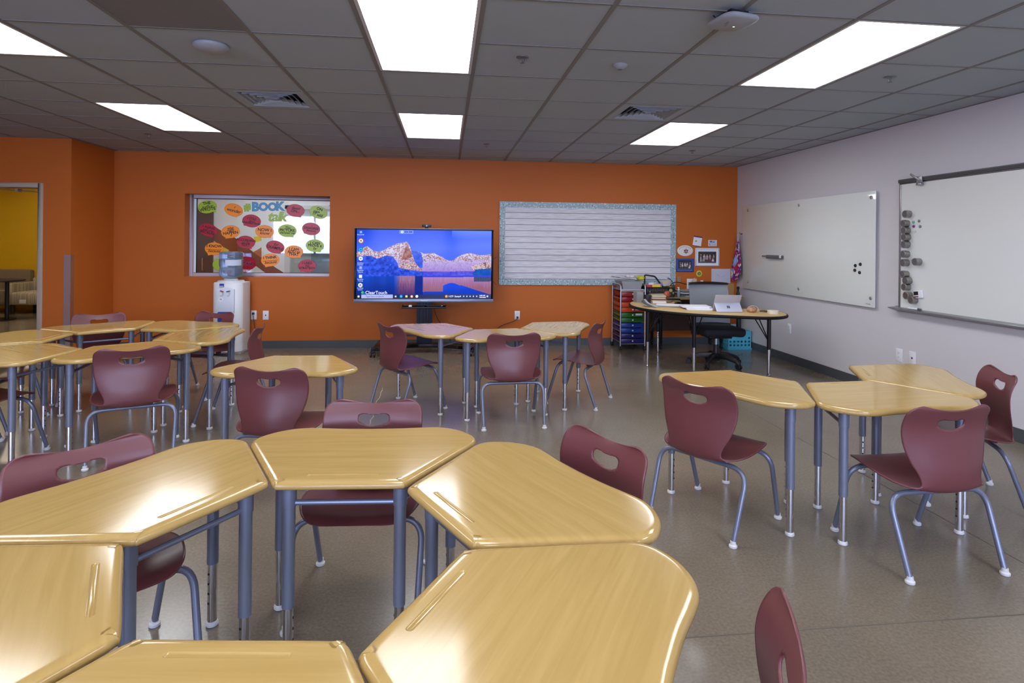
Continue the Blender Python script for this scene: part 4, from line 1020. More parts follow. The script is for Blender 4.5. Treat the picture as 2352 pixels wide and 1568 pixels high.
MB().lathe([(.046, -.0005), (.047, -.006), (.040, -.014), (.024, -.027), (.0, -.029)], (0, 0, 0), 28).build('cone', MATS['grey_white_shell'], sn); MB().lathe([(.017, -.0265), (.016, -.031), (0, -.033)], (0, 0, 0), 18).build('lens', mat('grey_lens', (110, 110, 112), .4), sn)

# ------------------------------------------------------------------ lounge furniture seen through the doorway
m_sofa = mat('striped_beige_fabric', (172, 158, 132), .9)
tc = N(m_sofa, 'ShaderNodeTexCoord'); mpp = N(m_sofa, 'ShaderNodeMapping'); mpp.inputs['Scale'].default_value = (60, 60, .8); nz = N(m_sofa, 'ShaderNodeTexNoise'); nz.inputs['Scale'].default_value = 1
L(m_sofa, tc.outputs['Object'], mpp.inputs[0]); L(m_sofa, mpp.outputs[0], nz.inputs['Vector'])
g1 = N(m_sofa, 'ShaderNodeValToRGB'); g1.color_ramp.elements[0].position = .35; g1.color_ramp.elements[0].color = lin((140, 124, 98)); g1.color_ramp.elements[1].position = .65; g1.color_ramp.elements[1].color = lin((190, 178, 152)); L(m_sofa, nz.outputs['Fac'], g1.inputs[0]); L(m_sofa, g1.outputs[0], bsdf(m_sofa).inputs['Base Color'])
f0 = on_z(23, 722, 0); SY = f0.y
xl = on_y(10, 690, SY).x
sf = thing('armchair', 'beige striped armchair seen through the orange doorway', 'armchair', (xl + .45, SY + .35, 0))
MB().box((-.45, -.35, .17), (-.36, .35, .56)).build('armrest', m_sofa, sf, bevel=.02); MB().box((.34, -.35, .17), (.45, .35, .60)).build('armrest', m_sofa, sf, bevel=.02)
MB().box((-.36, -.35, .17), (.34, .3, .40)).build('seat', m_sofa, sf, bevel=.03); MB().box((-.36, .22, .17), (.34, .35, .64)).build('backrest', m_sofa, sf, bevel=.03)
for x in (-.34, .34):
    for y in (-.29, .27): MB().box((x - .02, y - .02, 0), (x + .02, y + .02, .17)).build('leg', m_black, sf)
MB().box((-.2, -.354, .20), (-.09, -.348, .27)).build('power_module', m_whitep, sf)
lt = on_y(46, 643, SY - .75)
tb_ = thing('side_table', 'dark thin-topped table beside the beige armchair in the lounge', 'table', (lt.x - .45, SY - .75, 0))
MB().lathe([(.45, lt.z - .02), (.455, lt.z - .01), (.45, lt.z)], (0, 0, 0), 32).build('tabletop', m_dark, tb_); MB().tube([(.25, 0, .01), (.25, 0, lt.z - .02)], .03, 12).build('pedestal', m_black, tb_); MB().lathe([(.25, 0), (.25, .012)], (.1, 0, 0), 24).build('foot_plate', m_black, tb_)
s2 = thing('armchair', 'darker taupe chair behind the side table at the left photo edge', 'armchair', (xl - .46, SY + .55, 0))
m_tau = mat('taupe_fabric', (120, 104, 84), .9)
MB().box((-.4, -.3, .14), (.4, .3, .42)).build('seat', m_tau, s2, bevel=.03); MB().box((-.4, .2, .14), (.4, .34, .78)).build('backrest', m_tau, s2, bevel=.04)
for x in (-.34, .34): MB().box((x - .02, -.25, 0), (x + .02, -.21, .14)).build('leg', m_black, s2)
# ------------------------------------------------------------------ boards on the grey wall
GY0, GY1, GZ0, GZ1 = 5.098, 7.575, .806, 1.923
gb = thing('glass_board', 'large frameless glass writing board with round standoffs on the grey wall', 'whiteboard', (XR - .0012, (GY0 + GY1) / 2, GZ0))
gh = (GY1 - GY0) / 2
MB().box((-.034, -gh, 0), (-.028, gh, GZ1 - GZ0)).build('glass_panel', mat('white_back_painted_glass', (222, 226, 220), .06, spec=.6), gb, bevel=.0012)
for x, y in ((134, 290), (541, 247), (1121, 185), (132, 862), (540, 917), (1117, 992)):
    p = on_x(1680 + x * .28693, 400 + y * .28693, XR - .035)
    MB().lathe([(.012, 0), (.012, .034), (.0165, .0345), (.0165, .041), (.014, .0435), (0, .0435)], (0, p.y - (GY0 + GY1) / 2, p.z - GZ0), 20, axis=(-1, 0, 0)).build('standoff_mount', m_steel, gb)
text('maker_mark', 'u brands', .018, mat('grey_print', (110, 112, 114), .5), gb, T(-.0345, -gh + .09, .03) @ RIGHTM, .0003)
XG = XR - .0355
p = on_x(1783, 590, XG); hd = thing('marker_holder', 'grey magnetic marker holder stuck on the glass board', 'holder', (XG, p.y, p.z))
hl = abs(on_x(1766, 590, XG).y - on_x(1800, 590, XG).y) / 2
MB().box((-.045, -hl, -.022), (-.0005, hl, .022)).build('holder_body', mat('mid_grey_plastic', (92, 94, 96), .4), hd, bevel=.006)
MB().box((-.046, -hl, -.012), (-.03, -hl + .03, .024)).build('end_cap', m_whitep, hd, bevel=.003)
mk = thing('dry_erase_marker', 'grey marker poking out of the holder on the glass board', 'marker', (XG - .025, p.y + hl + .03, p.z + .006))
MB().tube([(0, -.06, 0), (0, .055, 0)], .0075, 12).build('barrel', MATS['mid_grey_plastic'], mk); MB().tube([(0, .055, 0), (0, .085, 0)], .0065, 12).build('cap', m_black, mk)
for k, ((x, y), lab) in enumerate(zip(((994, 731), (1034, 721), (990, 768), (1028, 787)), ('upper left of the four black magnets on the glass board', 'upper right of the four black magnets on the glass board', 'lower left of the four black magnets on the glass board', 'lowest of the four black magnets on the glass board'))):
    p = on_x(1680 + x * .28693, 400 + y * .28693, XG)
    tag(MB().lathe([(.0165, 0.0002), (.0165, .006), (.013, .010), (.0, .010)], (0, 0, 0), 18, axis=(-1, 0, 0)).build('magnet', m_black, loc=(XG, p.y, p.z)), lab, 'magnet', 'black magnets on the glass board')
HY0, HY1, HZ0_, HZ1_ = 2.40, 4.822, .835, 1.950
wbd = thing('whiteboard', 'big framed whiteboard running off the right edge of the photo', 'whiteboard', (XR, (HY0 + HY1) / 2, HZ0_))
hh = (HY1 - HY0) / 2; HB = HZ1_ - HZ0_
MB().box((-.018, -hh, 0), (-.0005, hh, HB)).build('writing_surface', mat('porcelain_white', (224, 227, 222), .18), wbd, smooth=0)
m_fra = mat('silver_board_frame', (150, 150, 152), .35, .7)
MB().box((-.022, hh - .018, 0), (-.0003, hh + .004, HB)).build('side_trim', m_fra, wbd, bevel=.002)
MB().box((-.022, -hh, HB), (-.0003, hh + .004, HB + .012)).box((-.034, -hh, HB + .012), (-.0003, hh + .004, HB + .044)).build('map_rail', mat('dark_silver', (104, 104, 106), .4, .6), wbd, bevel=.002)
MB().box((-.036, -hh, HB + .018), (-.034, hh + .002, HB + .036)).build('rail_insert', mat('grey_cork', (74, 74, 74), .8), wbd, smooth=0)
MB().prism([(-.09, .0), (-.0003, -.03), (-.0003, .022), (-.02, .012), (-.086, .008)], -hh, hh + .05, lambda x, y, z: (x, z, y)).build('marker_tray', m_fra, wbd, bevel=.003)
p = on_x(2115, 416, XR - .03); mh = thing('map_hook', 'silver clip with a tilted arm on the top rail of the big whiteboard', 'hook', (XR - .036, p.y, HZ1_ + .02))
MB().box((-.012, -.03, -.03), (.0, .03, .028)).box((-.018, -.028, -.048), (.012, .025, -.03)).build('clip', m_fra, mh, bevel=.003); MB().box((-.016, -.012, -.01), (-.008, .11, .008), Matrix.Rotation(R(0), 3, 'X')).box((-.016, -.012, -.01), (-.008, .11, .008)).build('arm', m_fra, mh, bevel=.002).rotation_euler = (R(32), 0, 0)
XWB = XR - .018
m_tin = mat('tin_steel', (158, 154, 147), .3, .9); m_tinlid = mat('clear_tin_lid', (84, 82, 80), .08, spec=.8)
TINS = [(213, 437, 'topmost magnetic tin in the column on the big whiteboard'), (195, 522, 'second magnetic tin from the top of the whiteboard column'), (201, 585, 'third magnetic tin from the top of the whiteboard column'), (203, 645, 'fourth magnetic tin from the top of the whiteboard column'), (199, 710, 'fifth magnetic tin from the top of the whiteboard column'),
        (195, 797, 'sixth magnetic tin from the top of the whiteboard column'), (193, 875, 'seventh magnetic tin of the whiteboard column, level with the lone tin'), (190, 978, 'magnetic tin just below the gap in the lower half of the column'), (215, 1035, 'fourth magnetic tin from the bottom of the whiteboard column'), (203, 1093, 'third magnetic tin from the bottom of the whiteboard column'),
        (220, 1170, 'magnetic tin just left of the white timer'), (266, 1210, 'lowest magnetic tin, overlapping the tin beside the timer'), (303, 866, 'lone magnetic tin standing right of the column on the whiteboard')]
tin0 = None
for x, y, lab in TINS:
    p = on_x(2030 + (x + 20) * .25516, 380 + y * .25516, XWB)
    if tin0 is None:
        tin0 = thing('magnetic_tin', lab, 'tin', (XWB, p.y, p.z), 0, 'magnetic tins on the big whiteboard')
        MB().lathe([(.030, .0003), (.0315, .002), (.0315, .012), (.0305, .0125), (.0315, .013), (.0315, .034), (.0325, .036), (.0325, .048), (.030, .050), (.025, .050), (.0245, .048)], (0, 0, 0), 28, axis=(-1, 0, 0), caps=False).build('tin_body', m_tin, tin0)
        MB().lathe([(.0, .0478), (.0252, .0478)], (0, 0, 0), 28, axis=(-1, 0, 0), caps=False).build('lid_window', m_tinlid, tin0)
    else: dup(tin0, (XWB, p.y, p.z), 0, lab)
for (x, y, c, lab) in ((270, 510, (92, 170, 150), 'small teal round magnet beside the tins'), (320, 499, (120, 120, 122), 'small grey round magnet at the upper right of the tiny magnets'), (272, 547, (104, 54, 128), 'small purple round magnet beside the tins'), (330, 549, (124, 124, 126), 'small grey round magnet at the right, below the other grey one'), (285, 592, (206, 206, 204), 'small white round magnet, lowest of the tiny magnets')):
    p = on_x(2030 + x * .25516, 380 + y * .25516, XWB)
    tag(MB().lathe([(.0125, .0003), (.0125, .006), (.008, .009), (0, .009)], (0, 0, 0), 16, axis=(-1, 0, 0)).build('magnet', mat('magnet_colour', c, .3), loc=(XWB, p.y, p.z)), lab, 'magnet', 'small coloured magnets on the whiteboard')
p = on_x(2030 + 322 * .25516, 380 + 1160 * .25516, XWB)
tm = thing('timer', 'white digital timer with a dark display on the big whiteboard', 'timer', (XWB, p.y, p.z)); tm.rotation_euler = (R(-8), 0, 0)
MB().box((-.02, -.045, -.032), (-.0003, .045, .032)).build('case', m_whitep, tm, bevel=.005); MB().box((-.0208, -.008, -.006), (-.0195, .040, .026)).build('display', m_dark, tm, smooth=0); MB().box((-.021, -.008, -.024), (-.0195, .036, -.014)).build('button_strip', mat('red_strip', (150, 60, 60), .5), tm, smooth=0)
p = on_x(2030 + 262 * .25516, 380 + 1288 * .25516, XR - .055)
er = thing('dry_erase_marker', 'white marker lying in the whiteboard tray', 'marker', (XR - .055, p.y, HZ0_ + .0105 + .009)); MB().tube([(0, -.055, 0), (0, .05, 0)], .0085, 14).build('barrel', m_whitep, er); MB().tube([(0, -.085, 0), (0, -.055, 0)], .009, 14).build('cap', MATS['mid_grey_plastic'], er)

# ------------------------------------------------------------------ pictures pinned to the orange wall by the desk
YP = YB + .0008
def ctr(x, y): return on_y(x, y, YP)
def poster(name, x0, y0, x1, y1, label, cat, m, th=.004, tilt=0):
    a, b = ctr(x0, y0), ctr(x1, y1); c = (a + b) / 2; w, h = abs(b.x - a.x), abs(a.z - b.z)
    t = thing(name, label, cat, (c.x, YP, c.z)); t.rotation_euler = (0, R(tilt), 0)
    MB().box((-w / 2, -th, -h / 2), (w / 2, 0, h / 2)).build('sheet', m, t, smooth=0); return t, w, h
t, w, h = poster('greeting_card', 1592, 543, 1611, 565, 'white card with purple edges pinned highest on the orange wall', 'card', m_paper, .006, 8)
m_pur = mat('purple_edge', (84, 30, 92), .6)
MB().box((-w / 2, -.0075, h / 2 - .012), (w / 2 + .004, -.0005, h / 2 + .004)).box((-w / 2 - .002, -.0075, -h / 2 - .004), (w / 2, -.0005, -h / 2 + .004)).build('border', m_pur, t, smooth=0)
MB().lathe([(.013, 0), (.013, .0006)], (-.02, -.0062, .0), 14, axis=(0, -1, 0)).build('emblem', mat('olive_mark', (140, 150, 50), .6), t)
t = thing('handwritten_note', 'small torn-edged note with blue handwriting on the orange wall', 'note', tuple(ctr(1636.5, 558)))
pts = []
wv, hv = .062, .041
for k in range(12): pts.append((-wv + 2 * wv * k / 12, hv + .004 * (k % 2)))
for k in range(8): pts.append((wv + .004 * (k % 2), hv - 2 * hv * k / 8))
for k in range(12): pts.append((wv - 2 * wv * k / 12, -hv - .004 * (k % 2)))
for k in range(8): pts.append((-wv - .004 * (k % 2), -hv + 2 * hv * k / 8))
MB().prism(pts, -.003, 0, lambda x, y, z: (x, z, y)).build('sheet', mat('pale_blue_note', (206, 210, 224), .8), t, smooth=0)
m_blue = mat('blue_ink', (58, 70, 110), .6)
text('handwriting', 'Miss', .042, m_blue, t, T(-.005, -.0035, .018) @ BACKM, .0002, bold=.0005); text('handwriting', 'E', .04, m_blue, t, T(-.04, -.0035, -.02) @ BACKM, .0002, bold=.0005)
def squig(name, pts, r, m, par):
    MB().tube(pts, r, 5).build(name, m, par)
squig('handwriting', [(-.02 + .008 * k, -.0035, -.02 + (.008 if k % 2 else -.006)) for k in range(9)], .0012, m_blue, t)
a, b = ctr(1555, 575), ctr(1591, 575); hw_ = (b.x - a.x) / 2
t = thing('oval_plaque', 'white oval plaque with a six-petal flower on the orange wall', 'plaque', ((a.x + b.x) / 2, YP, ctr(1573, 575.5).z))
MB().prism([((hw_ - .0) * math.cos(2 * PI * k / 40) * (1.0), .077 * math.sin(2 * PI * k / 40)) for k in range(40)], -.012, 0, lambda x, y, z: (x, z, y)).build('plate', mat('glazed_cream', (226, 222, 214), .25), t, bevel=.004)
for k in range(6):
    an = PI / 2 + k * PI / 3; c = Vector((.012 + .021 * math.cos(an), -.0125, -.008 + .021 * math.sin(an)))
    MB().prism([(c.x + (.015 * math.cos(q) * math.cos(an) - .0085 * math.sin(q) * math.sin(an)), c.z + (.015 * math.cos(q) * math.sin(an) + .0085 * math.sin(q) * math.cos(an))) for q in [2 * PI * j / 14 for j in range(14)]], -.0132, -.0122, lambda x, y, z: (x, z, y)).build('petal', mat('petal_colour', (170, 72, 48) if k % 2 == 0 else (34, 36, 78), .5), t, smooth=0)
MB().lathe([(.007, 0), (.007, .002)], (.012, -.0125, -.008), 12, axis=(0, -1, 0)).build('flower_centre', m_paper, t)
for k in range(11):
    an = R(160 - k * 13); MB().box((hw_ * .8 * math.cos(an) - .003, -.0126, .055 * math.sin(an) - .006), (hw_ * .8 * math.cos(an) + .002, -.0121, .055 * math.sin(an) + .006)).build('lettering', m_blue, t, smooth=0)
def team(bg, seed, rows, tint):
    rr_ = random.Random(seed); P = []
    for r in range(rows):
        for k in range(5): P.append((.16 + .17 * k + rr_.uniform(-.03, .03), .40 + .16 * r + rr_.uniform(-.02, .02), rr_.choice(tint)))
    def fn(u, v):
        c = mixc(bg, tuple(x * .6 for x in bg), v)
        if v > .86: c = mixc(c, (120, 116, 104), .6)
        for x, y, tc_ in P:
            if (u - x) ** 2 / .0016 + (v - y + .09) ** 2 / .003 < 1: c = (190, 150, 130)
            if abs(u - x) < .055 and 0 < v - y + .03 < .17: c = tc_
            if abs(u - x) < .045 and .14 < v - y < .34 and y > .5: c = (70, 70, 76)
        return c
    return fn
m_photo = vcol('printed_photo', .3)
def frame(x0, y0, x1, y1, lab, mf, inner, fn, mat_b):
    a, b = ctr(x0, y0), ctr(x1, y1); c = (a + b) / 2; w, h = abs(b.x - a.x), abs(a.z - b.z)
    t = thing('framed_photo', lab, 'framed photo', (c.x, YP, c.z))
    f = MB(); e = .012
    for p0, p1 in (((-w / 2, -h / 2), (-w / 2 + e, h / 2)), ((w / 2 - e, -h / 2), (w / 2, h / 2)), ((-w / 2 + e, -h / 2), (w / 2 - e, -h / 2 + e)), ((-w / 2 + e, h / 2 - e), (w / 2 - e, h / 2))): f.box((p0[0], -.016, p0[1]), (p1[0], 0, p1[1]))
    f.build('frame', mf, t, bevel=.002); MB().box((-w / 2 + e, -.008, -h / 2 + e), (w / 2 - e, -.001, h / 2 - e)).build('mount', mat_b, t, smooth=0)
    painted('photo_print', w * inner[0], h * inner[1], 60, 40, fn, m_photo, t, T(inner[2] * w, -.0086, inner[3] * h) @ BACKM); return t, w, h
t, w, h = frame(1596.5, 569.5, 1651, 611, 'white-matted team photo on a dark ground, largest picture on the orange wall', m_whitep, (.75, .64, .0, -.01), team((50, 46, 46), 4, 3, [(216, 210, 220), (190, 184, 196), (150, 156, 160), (110, 60, 50)]), m_paper)
for k in range(7): squig('signature', [(-w * .42 + k * w * .125 + .006 * j, -.0088, h * .42 + (.003 if j % 2 else -.003)) for j in range(6)], .0008, m_blue, t)
frame(1553, 593.5, 1592.5, 624, 'blue-framed team photo left of the larger white-matted picture', mat('royal_blue_frame', (44, 84, 170), .4), (.80, .76, 0, .02), team((22, 26, 60), 9, 3, [(220, 216, 206), (70, 60, 66), (196, 190, 170), (56, 56, 66)]), mat('blue_mount', (52, 98, 190), .5))
c = ctr(1605.5, 628); t = thing('sunflower_ornament', 'yellow sunflower cutout with a green and blue centre on the orange wall', 'ornament', tuple(c))
m_pet = mat('sunflower_yellow', (226, 206, 50), .5)
for k in range(16):
    an = 2 * PI * k / 16; d = Vector((math.cos(an), 0, math.sin(an))); n_ = Vector((-math.sin(an), 0, math.cos(an)))
    q = [d * .022 + n_ * .006, d * .034 + n_ * .0085, d * .047, d * .034 - n_ * .0085, d * .022 - n_ * .006]
    MB().prism([(p.x, p.z) for p in q], -.004 - .001 * (k % 2), -.001, lambda x, y, z: (x, z, y)).build('petal', m_pet, t, smooth=0)
MB().lathe([(.027, 0), (.027, .006)], (0, 0, 0), 24, axis=(0, -1, 0)).build('green_ring', mat('leaf_green', (84, 130, 50), .6), t); MB().lathe([(.016, .006), (.014, .009), (0, .0095)], (0, 0, 0), 20, axis=(0, -1, 0)).build('centre', mat('blue_grey_centre', (104, 134, 154), .5), t)
p = ctr(1559, 641.5); t = thing('wall_letter', 'grey metal letter E on the orange wall beside the bulletin board', 'letter', tuple(p)); text('letter_face', 'E', .092, mat('galvanised_grey', (150, 146, 142), .4, .5), t, T(0, -.006, 0) @ BACKM, .005, bold=.004)
t, w, h = poster('poster', 1634, 617, 1677, 654, 'pale grey poster behind the brown cardboard box', 'poster', mat('pale_poster', (196, 198, 212), .6, vary=(6, .12)), .003)
squig('drawn_lines', [(-.06 + .01 * k, -.0036, .02 + .012 * math.sin(k * 1.3)) for k in range(5)], .0012, MATS['grey_print'], t); squig('drawn_lines', [(.01, -.0036, -.005), (.06, -.0036, .02)], .0012, MATS['grey_print'], t)
t, w, h = poster('paper_sheet', 1577.5, 640, 1600, 669, 'blank white sheet pinned low on the orange wall left of the office chair', 'paper', m_paper, .002)

# tie-dye cloth hung from a hook near the corner
HK = on_x(1704, 537, XR); t = thing('wall_hook', 'small dark hook on the grey wall holding the tie-dye cloth', 'hook', (XR, HK.y, HK.z))
MB().lathe([(.010, 0), (.010, .004)], (0, 0, 0), 12, axis=(-1, 0, 0)).tube(fillet([(-.003, 0, 0), (-.03, 0, -.004), (-.03, 0, .02)], .01), .003, 8).build('hook_body', m_dark, t)
cl = thing('tie_dye_cloth', 'purple, crimson and blue tie-dye cloth hanging beside the room corner', 'cloth', (XR - .03, HK.y, HK.z - .01))
vs, fs, cols = [], [], []; NA, NB = 36, 44; Hc = .66
def tdye(a, v):
    for (ca_, cv_, r) in ((.40, .57, .17), (.12, .82, .12), (.9, .3, .10)):
        d = math.hypot((a - ca_) * .55, v - cv_)
        if d < r * 1.2:
            k = d / r
            if k < .18: return (150, 40, 30)
            if k < .5: return (228, 206, 150)
            if k < .85: return mixc((90, 140, 214), (130, 180, 230), fbm(a * 40, v * 30))
    n = fbm(a * 22 + 5, v * 20)
    if v < .13: return mixc((90, 130, 160), (180, 196, 200), n)
    if n > .64: return (226, 214, 206)
    return mixc((92, 24, 112), (196, 24, 56), (fbm(a * 9, v * 11 + 7) - .35) * 3.2)
for j in range(NB + 1):
    v = j / NB
    for i in range(NA + 1):
        a = i / NA
        wd = .012 + .115 * min(1, v * 1.25) ** 1.1
        botm = Hc * (1 - .18 * max(0, (a - .45)) * 1.8) * v
        yy = (.5 - a) * 2 * wd * (1 + .12 * v) + .045 * v
        xx = -.012 - .018 * v - .022 * v * math.sin(a * PI * 5) - .02 * math.sin(a * PI)
        vs.append((xx - .004, yy, -botm)); cols += list(lin(tdye(a, v)))
for j in range(NB):
    for i in range(NA): fs.append((j * (NA + 1) + i, (j + 1) * (NA + 1) + i, (j + 1) * (NA + 1) + i + 1, j * (NA + 1) + i + 1))
me = bpy.data.meshes.new('fabric'); me.from_pydata(vs, [], fs); me.materials.append(vcol('tie_dye_fabric', .9)); at = me.color_attributes.new('col', 'FLOAT_COLOR', 'POINT'); at.data.foreach_set('color', cols)
for p in me.polygons: p.use_smooth = True
o = bpy.data.objects.new('fabric', me); COL.objects.link(o); o.parent = cl; md = o.modifiers.new('thickness', 'SOLIDIFY'); md.thickness = .004

# ------------------------------------------------------------------ rolling drawer cart
ct = thing('drawer_cart', 'chrome rolling cart of ten drawers in red, orange, green, blue and navy', 'cart', (2.445, 7.585, 0))
cw, cdp = .165, .19
for s in (-1, 1):
    f = MB().tube(fillet([(s * cw, -cdp, .055), (s * cw, -cdp, .862), (s * cw, cdp, .862), (s * cw, cdp, .055)], .05), .0085, 10)
    for k in range(9): z = .105 + k * .0715; f.tube([(s * cw, -cdp, z), (s * cw, cdp, z)], .0045, 6)
    f.build('side_frame', m_steel, ct)
for y in (-cdp, cdp):
    for z in (.085, .775): MB().tube([(-cw, y, z), (cw, y, z)], .006, 8).build('cross_rail', m_steel, ct)
for sx in (-1, 1):
    for sy in (-1, 1):
        c = MB()
        for q in (-.011, .011): c.lathe([(0, -.008), (.024, -.008), (.027, 0), (.024, .008), (0, .008)], (sx * cw + q, sy * cdp, .027), 16, axis=(1, 0, 0))
        c.box((sx * cw - .006, sy * cdp - .006, .03), (sx * cw + .006, sy * cdp + .006, .06)); c.build('caster', m_black, ct)
DC = [('red', (134, 16, 18)), ('orange', (188, 66, 18)), ('green', (34, 96, 26)), ('blue', (12, 52, 136)), ('navy', (22, 18, 92))]
for k in range(10):
    z1 = .768 - k * .0685; nm, c = DC[k // 2]
    m1 = MATS.get('drawer_' + nm) or mat('drawer_' + nm, c, .3)
    x = cw - .014; y = cdp - .01; z0 = z1 - .060
    d = MB().box((-x, -y, z0), (x, -y + .006, z1)).box((-x, -y + .006, z0), (x, y, z0 + .004)).box((-x, -y, z0), (-x + .004, y, z1 - .008)).box((x - .004, -y, z0), (x, y, z1 - .008)).box((-x, y - .004, z0), (x, y, z1 - .008)).box((-x - .008, -y - .008, z1 - .004), (x + .008, -y + .006, z1))
    dr = d.build('drawer', m1, ct, bevel=.0015); tag(dr, nm + ' drawer')
    MB().lathe([(.005, 0), (.005, .006), (.010, .008), (.011, .013), (.007, .017), (0, .017)], (0, -y, (z0 + z1) / 2), 16, axis=(0, -1, 0)).build('knob', m_whitep, dr)
    if k in (3, 4): MB().box((.04, -y - .0015, z0 + .022), (.13, -y - .0002, z0 + .047)).build('paper_label', m_paper, dr, smooth=0)
MB().box((-cw + .004, -cdp + .004, .785), (cw - .004, cdp - .004, .797)).build('top_shelf', mat('pale_grey_plastic', (170, 170, 178), .4), ct, bevel=.002)
def bag(name, label, cat, c, r, m, seed, flat=.6, sub=2):
    bm = bmesh.new(); bmesh.ops.create_icosphere(bm, subdivisions=sub + 1, radius=1); rr_ = random.Random(seed)
    for v in bm.verts:
        k = .78 + .4 * fbm(v.co.x * 2.2 + seed, v.co.y * 2.2 + v.co.z * 3); v.co = Vector((v.co.x * r[0] * k, v.co.y * r[1] * k, max(v.co.z * r[2] * k, -r[2] * .8)))
    lo = min(v.co.z for v in bm.verts)
    for v in bm.verts: v.co.z -= lo
    me = bpy.data.meshes.new(name); bm.to_mesh(me); bm.free(); me.materials.append(m)
    for p in me.polygons: p.use_smooth = True
    o = bpy.data.objects.new(name, me); COL.objects.link(o); o.location = c; return tag(o, label, cat) if label else o
bn = thing('storage_bin', 'translucent plastic bin of supplies on top of the drawer cart', 'bin', (2.445, 7.585, .7975))
m_trans = mat('translucent_plastic', (206, 208, 212), .25, trans=.55, ior=1.2)
def tub(w0, d0, w1, d1, h, t):
    m = MB(); vs = [(-w0, -d0, 0), (w0, -d0, 0), (w0, d0, 0), (-w0, d0, 0), (-w1, -d1, h), (w1, -d1, h), (w1, d1, h), (-w1, d1, h)]
    vi = [(-w0 + t, -d0 + t, t), (w0 - t, -d0 + t, t), (w0 - t, d0 - t, t), (-w0 + t, d0 - t, t), (-w1 + t, -d1 + t, h), (w1 - t, -d1 + t, h), (w1 - t, d1 - t, h), (-w1 + t, d1 - t, h)]
    m.add(vs + vi, [(0, 3, 2, 1), (0, 1, 5, 4), (1, 2, 6, 5), (2, 3, 7, 6), (3, 0, 4, 7), (8, 9, 10, 11), (8, 12, 13, 9), (9, 13, 14, 10), (10, 14, 15, 11), (11, 15, 12, 8), (4, 5, 13, 12), (5, 6, 14, 13), (6, 7, 15, 14), (7, 4, 12, 15)]); return m
tub(.12, .14, .145, .16, .105, .003).build('bin_body', m_trans, bn, smooth=0)
t = thing('clipboard', 'grey board of papers lying across the bin on the cart', 'clipboard', (2.42, 7.55, .934)); t.rotation_euler = (0, R(7), R(8)); MB().box((-.18, -.13, -.006), (.09, .13, 0)).build('board', mat('dark_grey_board', (64, 64, 66), .5), t, bevel=.001); MB().box((-.17, -.12, .0), (.08, .12, .006)).build('paper', m_paper, t, smooth=0)
bag('foil_bag', 'crumpled black and white wrapper on top of the storage bin', 'wrapper', (2.435, 7.52, .945), (.075, .05, .025), mat('white_black_wrapper', (198, 200, 206), .35, vary=(22, .9)), 3)
gv = bag('work_glove', 'yellow and black glove heaped on the storage bin', 'glove', (2.59, 7.53, .912), (.055, .05, .036), mat('yellow_glove', (206, 190, 30), .5, vary=(18, .85)), 5)

# ------------------------------------------------------------------ back table along the wall
BT = .69
bt_ = thing('work_table', 'long brown-topped black-legged table on casters against the orange wall', 'table', (3.38, 7.60, 0))
MB().box((-.70, -.20, BT - .028), (.60, .19, BT)).build('tabletop', mat('olive_oak', (150, 124, 66), .45), bt_, bevel=.004)
for sx in (-1, 1):
    for sy in (-1, 1):
        sx = -.96 if sx < 0 else .54
        MB().box((sx * .56 - .017, sy * .165 - .017, .075), (sx * .56 + .017, sy * .165 + .017, BT - .028)).build('leg', m_blackm, bt_, bevel=.002)
        c = MB().lathe([(0, -.011), (.030, -.011), (.033, 0), (.030, .011), (0, .011)], (sx * .56, sy * .165, .033), 18, axis=(1, 0, 0)).box((sx * .56 - .016, sy * .165 - .012, .045), (sx * .56 + .016, sy * .165 + .012, .078)); c.build('caster', m_black, bt_)
MB().box((-.54, .150, .20), (.54, .162, BT - .03)).build('back_panel', mat('dark_brown', (74, 46, 34), .5), bt_, smooth=0)  # plain dark brown upright sheet along the rear
MB().box((-.54, -.16, .545), (.54, .14, .557)).build('shelf', MATS['dark_brown'], bt_, smooth=0)
def stack(name, label, cat, c, w, d, n, th, m, seed, rz=0, jit=.01, group=None):
    t = thing(name, label, cat, c, rz, group); r_ = random.Random(seed); z = 0
    for k in range(n):
        dx, dy, a = r_.uniform(-jit, jit), r_.uniform(-jit, jit), r_.uniform(-.08, .08); mm_ = m if not isinstance(m, list) else m[k % len(m)]
        MB().box((dx - w / 2, dy - d / 2, z), (dx + w / 2, dy + d / 2, z + th - .0006), Matrix.Rotation(a, 3, 'Z')).build('sheet_block', mm_, t, smooth=0); z += th
    return t
m_manila = mat('manila', (204, 190, 150), .7); m_grey1 = mat('grey_folder', (150, 148, 144), .6)
stack('paper_stack', 'sheaf of loose papers on the shelf below the back table', 'papers', (3.06, 7.53, .5575), .34, .24, 4, .010, [m_paper, m_grey1], 2, .1, .03)
stack('magazine_stack', 'fanned stack of magazines and folders on the back table, left of the office chair', 'magazines', (3.245, 7.55, BT), .25, .24, 7, .013, [m_grey1, m_paper, MATS['dark_grey_board']], 5, .25, .015)
